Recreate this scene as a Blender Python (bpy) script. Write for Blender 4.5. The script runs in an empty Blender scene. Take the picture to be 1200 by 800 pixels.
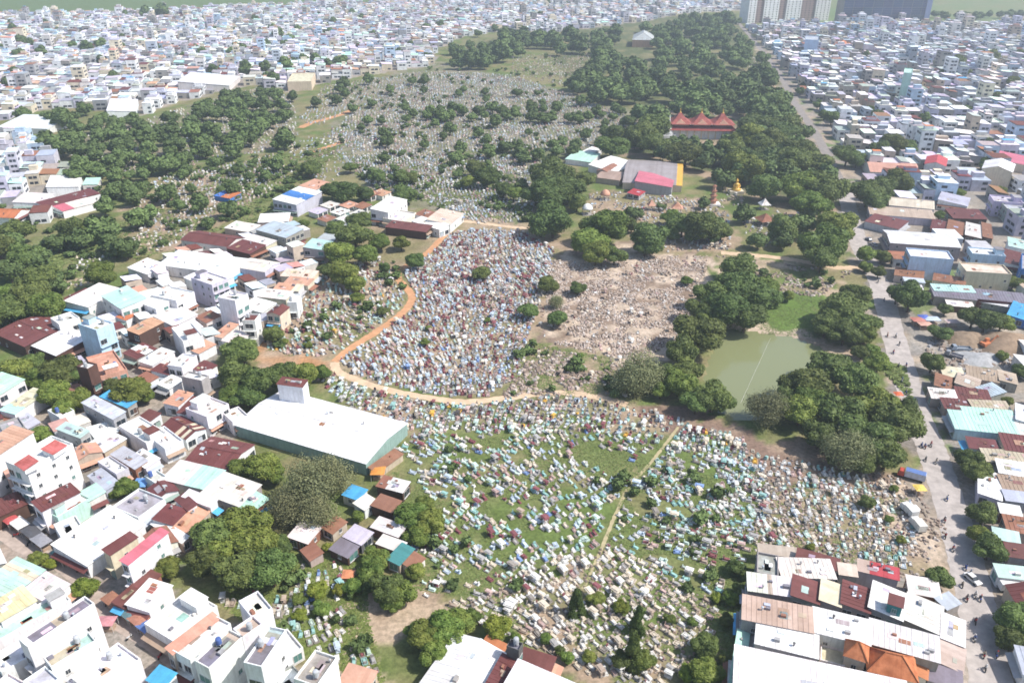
import bpy, bmesh, math, random
import numpy as np
from mathutils import Vector, Matrix

random.seed(7)
rng = np.random.default_rng(7)
S = bpy.context.scene
COL = S.collection
R = math.radians

# ------------------------------------------------------------------ camera
H = 140.0                 # flying height of the drone, m
F = 933.0                 # focal length in photo pixels (28 mm equivalent)
PITCH = R(27.7)
cam_d = bpy.data.cameras.new('camera')
cam_d.sensor_width = 36.0
cam_d.lens = F / 1200 * 36
cam_d.clip_start = 1.0
cam_d.clip_end = 60000
cam = bpy.data.objects.new('camera', cam_d)
cam.location = (0, 0, H)
cam.rotation_euler = (math.pi / 2 - PITCH, 0, 0)
COL.objects.link(cam)
S.camera = cam

# ------------------------------------------------------------------ sky, sun, exposure
SUN_EL, SUN_AZ = R(50), R(100)       # azimuth clockwise from +Y: sun on the right, a little behind the camera
wld = bpy.data.worlds.new('World')
S.world = wld
wld.use_nodes = True
wn = wld.node_tree
sky = wn.nodes.new('ShaderNodeTexSky')
sky.sky_type = 'NISHITA'
sky.sun_disc = False
sky.sun_elevation = SUN_EL
sky.sun_rotation = SUN_AZ
sky.air_density = 1.0
sky.dust_density = 1.5
wn.links.new(sky.outputs[0], wn.nodes['Background'].inputs[0])
wn.nodes['Background'].inputs[1].default_value = 0.13
sd = bpy.data.lights.new('sun', 'SUN')
sd.energy = 4.2
sd.angle = R(0.53)
sd.color = (1.0, 0.96, 0.9)
sun = bpy.data.objects.new('sun', sd)
tosun = Vector((math.sin(SUN_AZ) * math.cos(SUN_EL), math.cos(SUN_AZ) * math.cos(SUN_EL), math.sin(SUN_EL)))
sun.rotation_euler = tosun.to_track_quat('Z', 'Y').to_euler()
sun.location = (300, -100, 400)
COL.objects.link(sun)
S.view_settings.view_transform = 'Standard'
S.view_settings.look = 'None'
S.view_settings.gamma = 1.0
S.view_settings.exposure = 0.58
S.render.engine = 'CYCLES'
S.cycles.use_denoising = True
S.cycles.max_bounces = 5
S.cycles.diffuse_bounces = 3
S.cycles.glossy_bounces = 2
S.cycles.transmission_bounces = 2
S.cycles.transparent_max_bounces = 4
S.cycles.volume_bounces = 0
S.cycles.filter_width = 1.7
S.cycles.caustics_reflective = False
S.cycles.caustics_refractive = False

# ------------------------------------------------------------------ photo pixel <-> place
CP, SP = math.cos(PITCH), math.sin(PITCH)

def G(px, py, z=0.0):
    """point at height z under photo pixel (1200x800)"""
    u = (px - 600) / F
    v = (py - 400) / F
    d = (u, CP - v * SP, -SP - v * CP)
    t = (z - H) / d[2]
    return Vector((d[0] * t, d[1] * t, z))

def PIX(x, y, z=0.0):
    """numpy: place -> photo pixel"""
    x = np.asarray(x, float); y = np.asarray(y, float)
    dz = z - H
    zc = y * CP - dz * SP
    zc = np.where(zc < 1, 1, zc)
    yu = y * SP + dz * CP
    return 600 + F * x / zc, 400 - F * yu / zc

def PPM(py):
    return CP * (py - (400 - F * math.tan(PITCH))) / H

def inpoly(px, py, poly):
    px = np.asarray(px, float); py = np.asarray(py, float)
    c = np.zeros(px.shape, bool)
    n = len(poly)
    for i in range(n):
        x0, y0 = poly[i]; x1, y1 = poly[(i + 1) % n]
        if y0 == y1: continue
        t = (py < y0) != (py < y1)
        c ^= t & (px < (x1 - x0) * (py - y0) / (y1 - y0) + x0)
    return c

_lat = rng.random((256, 256))
def vnoise(x, y, s):
    """smooth value noise, feature size s"""
    x = np.asarray(x, float) / s + 1000.3; y = np.asarray(y, float) / s + 1000.7
    xi = np.floor(x).astype(int); yi = np.floor(y).astype(int)
    fx = x - xi; fy = y - yi
    fx = fx * fx * (3 - 2 * fx); fy = fy * fy * (3 - 2 * fy)
    a = _lat[xi % 256, yi % 256]; b = _lat[(xi + 1) % 256, yi % 256]
    c = _lat[xi % 256, (yi + 1) % 256]; d = _lat[(xi + 1) % 256, (yi + 1) % 256]
    return (a * (1 - fx) + b * fx) * (1 - fy) + (c * (1 - fx) + d * fx) * fy

# ------------------------------------------------------------------ colours (real-world base colours, linear)
C = dict(
    white=(.84, .85, .86), offwhite=(.76, .73, .69), mint=(.50, .74, .66), maroon=(.17, .06, .055), rust=(.32, .15, .10),
    salmon=(.62, .35, .25), orange=(.56, .20, .09), red=(.48, .07, .08), pink=(.60, .17, .22), grey=(.40, .40, .41),
    darkgrey=(.12, .12, .13), bluegrey=(.46, .51, .58), lavender=(.58, .56, .64), skyblue=(.10, .42, .72), blue=(.08, .22, .58),
    cream=(.70, .62, .48), yellow=(.74, .66, .40), beige=(.52, .43, .35), tan=(.42, .31, .23), teal=(.07, .26, .27),
    brown=(.11, .065, .05), lilac=(.60, .58, .70), lightblue=(.52, .66, .82), slate=(.22, .21, .25), concrete=(.36, .34, .32),
    gold=(.75, .45, .08), green=(.30, .40, .36))
WORD = dict(offwhite='off-white', skyblue='sky blue', lightblue='light blue', bluegrey='blue-grey', darkgrey='dark grey', mint='mint green')
def word(c): return WORD.get(c, c)

# ------------------------------------------------------------------ materials
MATS = {}
def nodes(name):
    m = bpy.data.materials.new(name); m.use_nodes = True
    nt = m.node_tree
    return m, nt, nt.nodes['Principled BSDF']

def ramp(nt, fac, p0, c0, p1, c1):
    r = nt.nodes.new('ShaderNodeValToRGB')
    r.color_ramp.elements[0].position = p0; r.color_ramp.elements[0].color = (*c0, 1)
    r.color_ramp.elements[1].position = p1; r.color_ramp.elements[1].color = (*c1, 1)
    nt.links.new(fac, r.inputs[0]); return r.outputs[0]

def noise(nt, scale, detail=4, rough=.6, vec=None):
    n = nt.nodes.new('ShaderNodeTexNoise')
    n.inputs['Scale'].default_value = scale; n.inputs['Detail'].default_value = detail; n.inputs['Roughness'].default_value = rough
    if vec is not None: nt.links.new(vec, n.inputs['Vector'])
    return n.outputs['Fac']

def mul(nt, a, b, blend='MULTIPLY', fac=1.0):
    m = nt.nodes.new('ShaderNodeMix'); m.data_type = 'RGBA'; m.blend_type = blend
    m.inputs[0].default_value = fac
    nt.links.new(a, m.inputs[6]); nt.links.new(b, m.inputs[7]); return m.outputs[2]

def obj_color_mat(name, rough, dirt=(.62, .58, .52), scale=.35, spec=.3, metal=0, stripes=None, streak=False):
    """material that takes each object's own colour (obj.color) and adds wear"""
    if name in MATS: return MATS[name]
    m, nt, b = nodes(name)
    oi = nt.nodes.new('ShaderNodeObjectInfo')
    tc = nt.nodes.new('ShaderNodeTexCoord')
    geo = nt.nodes.new('ShaderNodeNewGeometry')
    n1 = noise(nt, scale, 5, .65, geo.outputs['Position'])
    w1 = ramp(nt, n1, .38, dirt, .62, (1, 1, 1))
    c = mul(nt, oi.outputs['Color'], w1)
    n2 = noise(nt, scale * 6, 3, .6, geo.outputs['Position'])
    w2 = ramp(nt, n2, .3, (.90, .89, .88), .6, (1, 1, 1))
    c = mul(nt, c, w2)
    if stripes:                       # sheets laid side by side, each weathered a little differently
        sep = nt.nodes.new('ShaderNodeSeparateXYZ'); nt.links.new(tc.outputs['Object'], sep.inputs[0])
        mp = nt.nodes.new('ShaderNodeMath'); mp.operation = 'MULTIPLY'; mp.inputs[1].default_value = 1 / stripes
        nt.links.new(sep.outputs[0], mp.inputs[0])
        fl = nt.nodes.new('ShaderNodeMath'); fl.operation = 'FLOOR'; nt.links.new(mp.outputs[0], fl.inputs[0])
        wn_ = nt.nodes.new('ShaderNodeTexWhiteNoise'); wn_.noise_dimensions = '1D'; nt.links.new(fl.outputs[0], wn_.inputs['W'])
        w3 = ramp(nt, wn_.outputs['Value'], .0, (.86, .85, .84), .8, (1, 1, 1))
        c = mul(nt, c, w3)
        wv = nt.nodes.new('ShaderNodeTexWave'); wv.bands_direction = 'X'; wv.inputs['Scale'].default_value = 1.6
        wv.inputs['Distortion'].default_value = .0
        nt.links.new(tc.outputs['Object'], wv.inputs[0])
        bp = nt.nodes.new('ShaderNodeBump'); bp.inputs['Strength'].default_value = .35; bp.inputs['Distance'].default_value = .05
        nt.links.new(wv.outputs['Fac'], bp.inputs['Height']); nt.links.new(bp.outputs[0], b.inputs['Normal'])
    if streak:
        mp = nt.nodes.new('ShaderNodeMapping'); mp.inputs['Scale'].default_value = (1.2, 1.2, .12)
        nt.links.new(geo.outputs['Position'], mp.inputs[0])
        n3 = noise(nt, 1.2, 4, .6, mp.outputs[0])
        c = mul(nt, c, ramp(nt, n3, .35, (.84, .83, .82), .55, (1, 1, 1)))
    nt.links.new(c, b.inputs['Base Color'])
    b.inputs['Roughness'].default_value = rough; b.inputs['Specular IOR Level'].default_value = spec
    b.inputs['Metallic'].default_value = metal
    MATS[name] = m; return m

def attr_mat(name, rough=.9, scale=1.2, amt=(.7, .7, .7), bump=0, fine=None):
    """material that takes the per-vertex attribute Col"""
    if name in MATS: return MATS[name]
    m, nt, b = nodes(name)
    at = nt.nodes.new('ShaderNodeAttribute'); at.attribute_name = 'Col'
    geo = nt.nodes.new('ShaderNodeNewGeometry')
    n1 = noise(nt, scale, 6, .7, geo.outputs['Position'])
    c = mul(nt, at.outputs['Color'], ramp(nt, n1, .3, amt, .68, (1.15, 1.15, 1.15)))
    if fine:
        n2 = noise(nt, fine, 4, .7, geo.outputs['Position'])
        c = mul(nt, c, ramp(nt, n2, .32, (.62, .64, .6), .65, (1.2, 1.18, 1.15)))
    nt.links.new(c, b.inputs['Base Color'])
    b.inputs['Roughness'].default_value = rough; b.inputs['Specular IOR Level'].default_value = .2
    if bump:
        bp = nt.nodes.new('ShaderNodeBump'); bp.inputs['Strength'].default_value = bump; bp.inputs['Distance'].default_value = .3
        nt.links.new(n1, bp.inputs['Height']); nt.links.new(bp.outputs[0], b.inputs['Normal'])
    MATS[name] = m; return m

def plain(name, col, rough=.7, spec=.3, metal=0, scale=3.0, var=.75, emit=None):
    if name in MATS: return MATS[name]
    m, nt, b = nodes(name)
    geo = nt.nodes.new('ShaderNodeNewGeometry')
    n1 = noise(nt, scale, 5, .65, geo.outputs['Position'])
    nt.links.new(ramp(nt, n1, .32, tuple(v * var for v in col), .66, tuple(min(1, v * (2 - var) ** .5) for v in col)), b.inputs['Base Color'])
    b.inputs['Roughness'].default_value = rough; b.inputs['Specular IOR Level'].default_value = spec; b.inputs['Metallic'].default_value = metal
    MATS[name] = m; return m

M_SHEET = obj_color_mat('painted_sheet_metal', .5, (.86, .83, .80), .22, .3, stripes=1.05)
M_SLAB = obj_color_mat('weathered_roof_slab', .85, (.66, .64, .60), .3)
M_WALL = obj_color_mat('rendered_wall', .9, (.88, .87, .86), .25, .2, streak=True)
M_TILE = obj_color_mat('clay_tile', .75, (.70, .62, .56), .5, .25, stripes=.33)
M_PAINT = obj_color_mat('painted_surface', .5, (.8, .78, .75), 1.5, .4)
M_GLASS = plain('window_glass', (.035, .045, .055), .12, .5)
M_FRAME = plain('window_frame', (.55, .54, .52), .6)
M_DARK = plain('dark_rubber', (.025, .025, .027), .8)
M_ASPH = plain('asphalt', (.41, .365, .335), .9, .2, 0, .35, .74)
M_TRUNK = plain('bark', (.10, .07, .05), .95, .1)

def leaf_mat(name, dark, light, trans=.25):
    m, nt, b = nodes(name)
    oi = nt.nodes.new('ShaderNodeObjectInfo')
    geo = nt.nodes.new('ShaderNodeNewGeometry')
    n1 = noise(nt, .55, 3, .6, geo.outputs['Position'])
    c = ramp(nt, n1, .34, dark, .66, light)
    hs = nt.nodes.new('ShaderNodeHueSaturation')
    mr = nt.nodes.new('ShaderNodeMapRange'); mr.inputs[3].default_value = .475; mr.inputs[4].default_value = .52
    nt.links.new(oi.outputs['Random'], mr.inputs[0]); nt.links.new(mr.outputs[0], hs.inputs['Hue'])
    ml = nt.nodes.new('ShaderNodeMath'); ml.operation = 'MULTIPLY'; ml.inputs[1].default_value = 7.31
    fr = nt.nodes.new('ShaderNodeMath'); fr.operation = 'FRACT'
    nt.links.new(oi.outputs['Random'], ml.inputs[0]); nt.links.new(ml.outputs[0], fr.inputs[0])
    mv = nt.nodes.new('ShaderNodeMapRange'); mv.inputs[3].default_value = .78; mv.inputs[4].default_value = 1.25
    nt.links.new(fr.outputs[0], mv.inputs[0]); nt.links.new(mv.outputs[0], hs.inputs['Value'])
    nt.links.new(c, hs.inputs['Color'])
    nt.links.new(hs.outputs[0], b.inputs['Base Color'])
    b.inputs['Roughness'].default_value = .6; b.inputs['Specular IOR Level'].default_value = .25
    tr = nt.nodes.new('ShaderNodeBsdfTranslucent'); nt.links.new(hs.outputs[0], tr.inputs[0])
    mx = nt.nodes.new('ShaderNodeMixShader'); mx.inputs[0].default_value = trans
    nt.links.new(b.outputs[0], mx.inputs[1]); nt.links.new(tr.outputs[0], mx.inputs[2])
    nt.links.new(mx.outputs[0], nt.nodes['Material Output'].inputs[0])
    MATS[name] = m; return m

LEAF = dict(
    b=leaf_mat('leaves_dark', (.070, .105, .028), (.165, .215, .058)),
    l=leaf_mat('leaves_fresh', (.095, .145, .026), (.215, .265, .058)),
    c=leaf_mat('leaves_greygreen', (.125, .145, .070), (.250, .260, .125)),
    y=leaf_mat('leaves_yellowgreen', (.120, .165, .020), (.255, .285, .045)))

# ------------------------------------------------------------------ mesh helpers
def mesh_obj(name, verts, faces, mat, parent=None, color=None, smooth=False, mats=None, fm=None):
    me = bpy.data.meshes.new(name)
    me.from_pydata([tuple(v) for v in verts], [], faces)
    for m in (mats or [mat]): me.materials.append(m)
    if fm: me.polygons.foreach_set('material_index', fm)
    if smooth: me.polygons.foreach_set('use_smooth', [True] * len(me.polygons))
    o = bpy.data.objects.new(name, me); COL.objects.link(o)
    if parent: o.parent = parent
    if color: o.color = (*color, 1)
    return o

def link(name, me, parent=None, loc=(0, 0, 0), rz=0, scale=(1, 1, 1), color=None):
    o = bpy.data.objects.new(name, me); COL.objects.link(o)
    if parent: o.parent = parent
    o.location = loc; o.rotation_euler = (0, 0, rz); o.scale = scale
    if color: o.color = (*color, 1)
    return o

def thing(name, loc, rz=0, label=None, cat=None, group=None):
    o = bpy.data.objects.new(name, None); COL.objects.link(o)
    o.empty_display_size = .5
    o.location = loc; o.rotation_euler = (0, 0, rz)
    tag(o, label, cat, group); return o

def tag(o, label=None, cat=None, group=None, kind=None):
    if label: o['label'] = label
    if cat: o['category'] = cat
    if group: o['group'] = group
    if kind: o['kind'] = kind
    return o

class MB:
    """collects boxes, tubes and prisms for one mesh"""
    def __init__(s): s.v = []; s.f = []
    def add(s, vs, fs):
        k = len(s.v); s.v += [tuple(v) for v in vs]; s.f += [tuple(i + k for i in f) for f in fs]; return s
    def box(s, x0, x1, y0, y1, z0, z1):
        return s.add([(x0, y0, z0), (x1, y0, z0), (x1, y1, z0), (x0, y1, z0), (x0, y0, z1), (x1, y0, z1), (x1, y1, z1), (x0, y1, z1)],
                     [(0, 3, 2, 1), (4, 5, 6, 7), (0, 1, 5, 4), (1, 2, 6, 5), (2, 3, 7, 6), (3, 0, 4, 7)])
    def ring(s, rings, cap=True):
        """rings: list of lists of points with the same count"""
        n = len(rings[0]); k = len(s.v)
        for r in rings: s.v += [tuple(p) for p in r]
        for i in range(len(rings) - 1):
            for j in range(n):
                a = k + i * n + j; b = k + i * n + (j + 1) % n
                s.f.append((a, b, b + n, a + n))
        if cap:
            s.f.append(tuple(k + j for j in reversed(range(n))))
            s.f.append(tuple(k + (len(rings) - 1) * n + j for j in range(n)))
        return s
    def lathe(s, prof, cx=0, cy=0, n=10):
        return s.ring([[(cx + r * math.cos(2 * math.pi * j / n), cy + r * math.sin(2 * math.pi * j / n), z) for j in range(n)] for r, z in prof])
    def tube(s, p, q, r0, r1, n=6):
        p = Vector(p); q = Vector(q); d = (q - p).normalized()
        a = d.orthogonal().normalized(); b = d.cross(a)
        return s.ring([[p + (a * math.cos(t) + b * math.sin(t)) * r0 for t in [2 * math.pi * j / n for j in range(n)]],
                       [q + (a * math.cos(t) + b * math.sin(t)) * r1 for t in [2 * math.pi * j / n for j in range(n)]]])
    def wheel(s, x, y, z, r, w, n=10):
        return s.ring([[(x + r * math.cos(2 * math.pi * j / n), y - w / 2, z + r * math.sin(2 * math.pi * j / n)) for j in range(n)],
                       [(x + r * math.cos(2 * math.pi * j / n), y + w / 2, z + r * math.sin(2 * math.pi * j / n)) for j in range(n)]])
    def build(s, name, mat, parent=None, color=None, smooth=False):
        return mesh_obj(name, s.v, s.f, mat, parent, color, smooth)
    def mesh(s, name, mat):
        me = bpy.data.meshes.new(name); me.from_pydata(s.v, [], s.f); me.materials.append(mat); return me

def np_mesh(name, V, Fq, mat, col=None, flat=True):
    """big quad mesh from numpy arrays"""
    me = bpy.data.meshes.new(name)
    nv, nf = len(V), len(Fq)
    me.vertices.add(nv); me.vertices.foreach_set('co', V.astype(np.float32).ravel())
    me.loops.add(nf * 4); me.loops.foreach_set('vertex_index', Fq.astype(np.int32).ravel())
    me.polygons.add(nf); me.polygons.foreach_set('loop_start', np.arange(0, nf * 4, 4, dtype=np.int32))
    me.update(calc_edges=True)
    if flat: me.shade_flat()
    else: me.shade_smooth()
    me.materials.append(mat)
    if col is not None:
        a = me.color_attributes.new('Col', 'FLOAT_COLOR', 'POINT')
        c4 = np.ones((nv, 4), np.float32); c4[:, :3] = col
        a.data.foreach_set('color', c4.ravel())
    me.validate()
    o = bpy.data.objects.new(name, me); COL.objects.link(o); return o

# ------------------------------------------------------------------ areas of the place (photo pixels)
ROAD = [(1172, 860), (1160, 790), (1149, 730), (1140, 690), (1125, 630), (1103, 560), (1089, 520), (1073, 480), (1058, 430), (1046, 390), (1036, 350),
        (1024, 318), (1008, 290), (998, 255), (990, 225), (976, 195), (955, 155), (930, 118), (912, 85), (885, 50), (868, 30), (850, 12)]
TRACK = [(526, 270), (512, 285), (500, 297), (482, 308), (466, 320), (471, 332), (481, 343), (482, 353), (470, 368), (442, 388), (408, 410), (392, 424), (399, 437),
         (440, 453), (490, 464), (545, 471), (600, 465), (650, 460), (695, 464), (735, 474)]
TRACK2 = [(538, 259), (560, 261), (590, 265), (622, 268)]
TRACK3 = [(352, 150), (368, 143), (392, 137), (420, 126)]
TRACK4 = [(360, 180), (376, 175), (394, 169), (404, 165)]
SIDE = [(845, 296), (880, 299), (920, 303), (955, 309), (985, 314), (1012, 312)]
ALLEY = [(-30, 606), (0, 622), (25, 640), (60, 655), (85, 672), (112, 697), (124, 718), (160, 742), (193, 764), (225, 795), (240, 815)]
FOOT = [(683, 690), (700, 655), (716, 615), (727, 590), (738, 568), (760, 545), (780, 520), (795, 500)]
POND = [(853, 386), (895, 390), (935, 396), (962, 408), (968, 425), (950, 455), (930, 475), (890, 492), (855, 490), (833, 470), (826, 445), (834, 415)]

def in_any(px, py, polys):
    r = np.zeros(np.asarray(px).shape, bool)
    for p in polys: r |= inpoly(px, py, p)
    return r

CITY_L = [(-90, 22), (0, 18), (130, 17), (300, 9), (440, 4), (520, -22), (880, -22), (872, 12), (800, 16), (750, 26), (650, 38), (590, 36), (540, 44), (512, 58), (508, 76),
          (470, 82), (430, 88), (385, 95), (345, 108), (300, 98), (255, 108), (215, 118), (165, 136), (110, 126), (60, 128), (0, 142), (-90, 150)]
CITY_L2 = [(-90, 150), (0, 150), (60, 170), (62, 195), (95, 205), (110, 220), (85, 240), (60, 262), (0, 258), (-90, 265)]
CITY_R = [(876, 32), (1085, 30), (1110, 30), (1300, 33), (1300, 330), (1150, 330), (1120, 310), (1030, 340), (1022, 300), (1012, 255), (1004, 222), (992, 190),
          (968, 150), (940, 114), (920, 84), (897, 55)]
BUILT_L = [(200, 300), (340, 255), (372, 300), (350, 360), (300, 395), (262, 405), (245, 430), (265, 470), (280, 500), (250, 550), (240, 600), (215, 640), (200, 660), (240, 700),
           (330, 730), (400, 800), (400, 860), (-80, 860), (-80, 450), (0, 455), (40, 470), (90, 440), (80, 410), (130, 345), (180, 320)]
BUILT_R = [(1100, 330), (1250, 330), (1250, 860), (1195, 860), (1180, 780), (1168, 690), (1150, 610), (1128, 540), (1110, 480), (1095, 450), (1130, 440), (1200, 440), (1200, 345), (1095, 340)]
BUILT_BR = [(885, 645), (1055, 670), (1125, 705), (1130, 860), (850, 860)]

# ------------------------------------------------------------------ ground: one sheet to the horizon
def spaced(segs):
    out = [segs[0][0]]
    for a, b, st in segs:
        n = max(1, int(round((b - a) / st)))
        out += list(a + (b - a) * np.arange(1, n + 1) / n)
    return np.array(out)
gx = spaced([(-30000, -3000, 9000), (-3000, -1300, 400), (-1300, -500, 25), (-500, -180, 5), (-180, 180, 2.0), (180, 500, 5), (500, 1300, 25), (1300, 3000, 400), (3000, 30000, 9000)])
gy = spaced([(-8000, 0, 4000), (0, 95, 30), (95, 330, 2.0), (330, 620, 3.5), (620, 1100, 8), (1100, 2200, 20), (2200, 4000, 300), (4000, 40000, 9000)])
GX, GY = np.meshgrid(gx, gy)
X, Y = GX.ravel(), GY.ravel()
jx = (vnoise(X, Y, 9) - .5) * 12 + (vnoise(X + 500, Y, 3) - .5) * 5
jy = (vnoise(X, Y + 700, 9) - .5) * 12 + (vnoise(X + 90, Y + 300, 3) - .5) * 5
PX, PY = PIX(X + jx, Y + jy)
behind = Y < 60
GREEN = np.array((.120, .165, .048)); DRY = np.array((.225, .20, .105)); EARTH = np.array((.36, .27, .20)); PALE = np.array((.52, .42, .34))
GREY = np.array((.27, .25, .235)); FIELD = np.array((.13, .19, .07)); ORNG = np.array((.46, .25, .13)); DUST = np.array((.46, .36, .27))
g1 = vnoise(X, Y, 14); g2 = vnoise(X + 333, Y + 99, 5); g3 = vnoise(X + 77, Y + 551, 45)
gcol = np.zeros((len(X), 3))
def mixc(a, b, t): return a + (b - a) * np.clip(t, 0, 1)[:, None]
gcol[:] = mixc(np.tile(FIELD, (len(X), 1)), DRY, (g3 - .35) * .8)
def patch(poly, c0, c1=None, sel=None, amt=1.0):
    m = inpoly(PX, PY, poly) & ~behind
    c = np.tile(np.array(c0), (len(X), 1))
    if c1 is not None: c = mixc(c, np.array(c1), sel)
    gcol[m] = gcol[m] * (1 - amt) + c[m] * amt
mottle = (g1 * .6 + g2 * .55 - .35) * 2.4
# cemetery and scrub as a whole
patch([(-200, 120), (300, 90), (510, 30), (860, 0), (930, 100), (990, 220), (1020, 320), (1060, 420), (1110, 560), (1130, 690), (1000, 660), (880, 650), (850, 830), (300, 860),
       (200, 640), (-200, 640)], GREEN, DRY, mottle)
patch([(380, 110), (510, 70), (720, 120), (790, 170), (660, 190), (640, 260), (560, 260), (470, 240), (400, 200)], (.145, .165, .075), (.25, .225, .17), mottle)
patch([(300, 330), (470, 250), (640, 262), (700, 300), (640, 400), (590, 450), (400, 440), (300, 420)], EARTH, DRY, mottle)
patch([(380, 440), (560, 470), (740, 470), (880, 520), (800, 560), (560, 520), (420, 500)], EARTH, GREEN, mottle + .1)
patch([(640, 300), (740, 285), (830, 300), (830, 345), (800, 400), (740, 430), (640, 400)], PALE, (.24, .175, .135), (g2 - .42) * 3.2)
patch([(590, 395), (745, 425), (735, 470), (590, 465)], EARTH, GREEN, mottle)
patch([(830, 295), (960, 310), (1010, 318), (960, 350), (890, 345), (840, 320)], DUST, DRY, mottle)
patch([(895, 312), (975, 318), (965, 334), (900, 332)], DRY, GREEN, mottle)
patch([(850, 352), (965, 340), (968, 395), (935, 397), (850, 388)], (.125, .20, .045), (.105, .165, .04), mottle * .5)
patch([(835, 380), (860, 378), (970, 396), (1010, 415), (1000, 428), (965, 412), (935, 400), (855, 390)], PALE, EARTH, mottle)
patch([(500, 500), (880, 520), (890, 640), (850, 720), (700, 660), (560, 700), (480, 650), (470, 540)], GREEN, DRY, mottle * .75 - .08)
patch([(520, 690), (600, 680), (700, 640), (780, 690), (840, 710), (830, 800), (660, 790)], EARTH, GREEN, mottle - .12)
patch([(405, 690), (440, 690), (520, 715), (470, 740), (430, 760), (470, 830), (400, 830), (400, 740)], DUST, EARTH, mottle)
patch([(880, 500), (1000, 545), (1080, 555), (1115, 640), (1060, 690), (900, 650)], EARTH, DRY, mottle)
patch([(760, 470), (870, 500), (1000, 540), (1060, 550), (1060, 575), (900, 560), (850, 520), (740, 485)], (.22, .15, .12), EARTH, mottle)
patch([(1035, 585), (1080, 545), (1110, 600), (1122, 650), (1110, 700), (1060, 655), (1040, 620)], PALE, DUST, mottle)
patch([(300, 400), (330, 395), (392, 420), (390, 436), (310, 432)], ORNG, EARTH, mottle)
patch([(30, 285), (75, 268), (95, 275), (60, 300), (20, 325), (15, 318)], DUST, GREEN, mottle)
patch([(70, 330), (120, 310), (110, 330), (75, 345)], DUST, GREEN, mottle)
patch([(150, 240), (240, 200), (300, 230), (220, 290), (150, 300)], DRY, EARTH, mottle)
patch([(690, 222), (760, 224), (850, 236), (865, 292), (780, 298), (715, 262), (680, 245)], DRY, EARTH, mottle)
patch([(60, 170), (110, 150), (165, 142), (230, 122), (300, 104), (345, 112), (350, 170), (300, 180), (220, 195), (120, 205)], GREEN, (.24, .21, .15), mottle)
patch([(512, 60), (640, 30), (860, 15), (930, 100), (860, 130), (690, 125), (640, 60)], (.10, .12, .05), DRY, mottle - .3)
patch([(700, 178), (790, 118), (900, 88), (975, 195), (994, 300), (850, 215)], (.095, .12, .05), EARTH, mottle - .2)
# towns
for poly in (CITY_L, CITY_L2, CITY_R, BUILT_L, BUILT_R, BUILT_BR):
    patch(poly, GREY, (.34, .29, .25), mottle)
# right-hand roadside, building site with heaps of sand and gravel
rp = [(x - 10, y) for x, y in ROAD[:14]] + [(x + 22 * PPM(y) / 4, y) for x, y in reversed(ROAD[:14])]
patch([(x - 8 * PPM(y) * .9, y) for x, y in ROAD[:20]] + [(x + 7.5 * PPM(y), y) for x, y in reversed(ROAD[:20])], (.40, .32, .25), (.24, .215, .20), mottle)
patch([(1052, 380), (1110, 360), (1200, 385), (1260, 400), (1260, 440), (1100, 436), (1080, 440)], (.42, .36, .30), GREY, mottle)
for poly, w in ((ALLEY, 3.6),):
    patch([(x - w * PPM(y), y) for x, y in poly] + [(x + w * PPM(y), y) for x, y in reversed(poly)], (.36, .29, .25), GREY, mottle)
patch([(1090, -30), (1300, -30), (1300, 30), (1100, 28)], FIELD, DRY, mottle * .6)
patch([(1180, 17), (1300, 17), (1300, 33), (1185, 32)], (.34, .26, .2), FIELD, mottle * .6)
patch([(-200, -40), (530, -40), (440, 3), (300, 8), (130, 15), (-200, 20)], FIELD, (.12, .17, .06), mottle * .8)
gz = np.zeros(len(X))
hump = inpoly(PX, PY, [(640, 300), (830, 300), (800, 400), (740, 430), (640, 400)])
gz[hump] = (vnoise(X, Y, 5)[hump] - .5) * 1.0 + (vnoise(X, Y, 2.2)[hump] - .5) * .8
# the pond bed is sunk below the rest
ppx, ppy = PIX(X, Y)
inp = inpoly(ppx, ppy, POND) & ~behind
gz[inp] -= .8
nx, ny = len(gx), len(gy)
i, j = np.meshgrid(np.arange(ny - 1), np.arange(nx - 1), indexing='ij')
q = np.stack([i * nx + j, i * nx + j + 1, (i + 1) * nx + j + 1, (i + 1) * nx + j], -1).reshape(-1, 4)
ground = np_mesh('ground', np.stack([X, Y, gz], 1), q, attr_mat('earth_and_grass', .95, .12, (.72, .70, .66), .4, fine=.9), gcol, flat=False)
tag(ground, kind='structure')

def strip(name, pts, w, mat, z, n=14, wob=.0, dpx=0):
    """road or track laid on the ground along a centre line of photo pixels"""
    P = [G(x + dpx, y) for x, y in pts]
    d = []
    for a in range(len(P) - 1):
        p0 = P[max(0, a - 1)]; p1 = P[a]; p2 = P[a + 1]; p3 = P[min(len(P) - 1, a + 2)]
        for k in range(n):
            t = k / n
            d.append(.5 * ((2 * p1) + (p2 - p0) * t + (2 * p0 - 5 * p1 + 4 * p2 - p3) * t * t + (3 * p1 - p0 - 3 * p2 + p3) * t ** 3))
    d.append(P[-1])
    V = []; Fc = []
    for a, p in enumerate(d):
        t = (d[min(a + 1, len(d) - 1)] - d[max(a - 1, 0)]).normalized()
        s = Vector((t.y, -t.x, 0))
        wl = w / 2 * (1 + wob * (random.random() - .5)); wr = w / 2 * (1 + wob * (random.random() - .5))
        V += [(p.x - s.x * wl, p.y - s.y * wl, z), (p.x + s.x * wr, p.y + s.y * wr, z)]
        if a: Fc.append((2 * a - 2, 2 * a - 1, 2 * a + 1, 2 * a))
    o = mesh_obj(name, V, Fc, mat); tag(o, kind='structure'); return o, d

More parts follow.
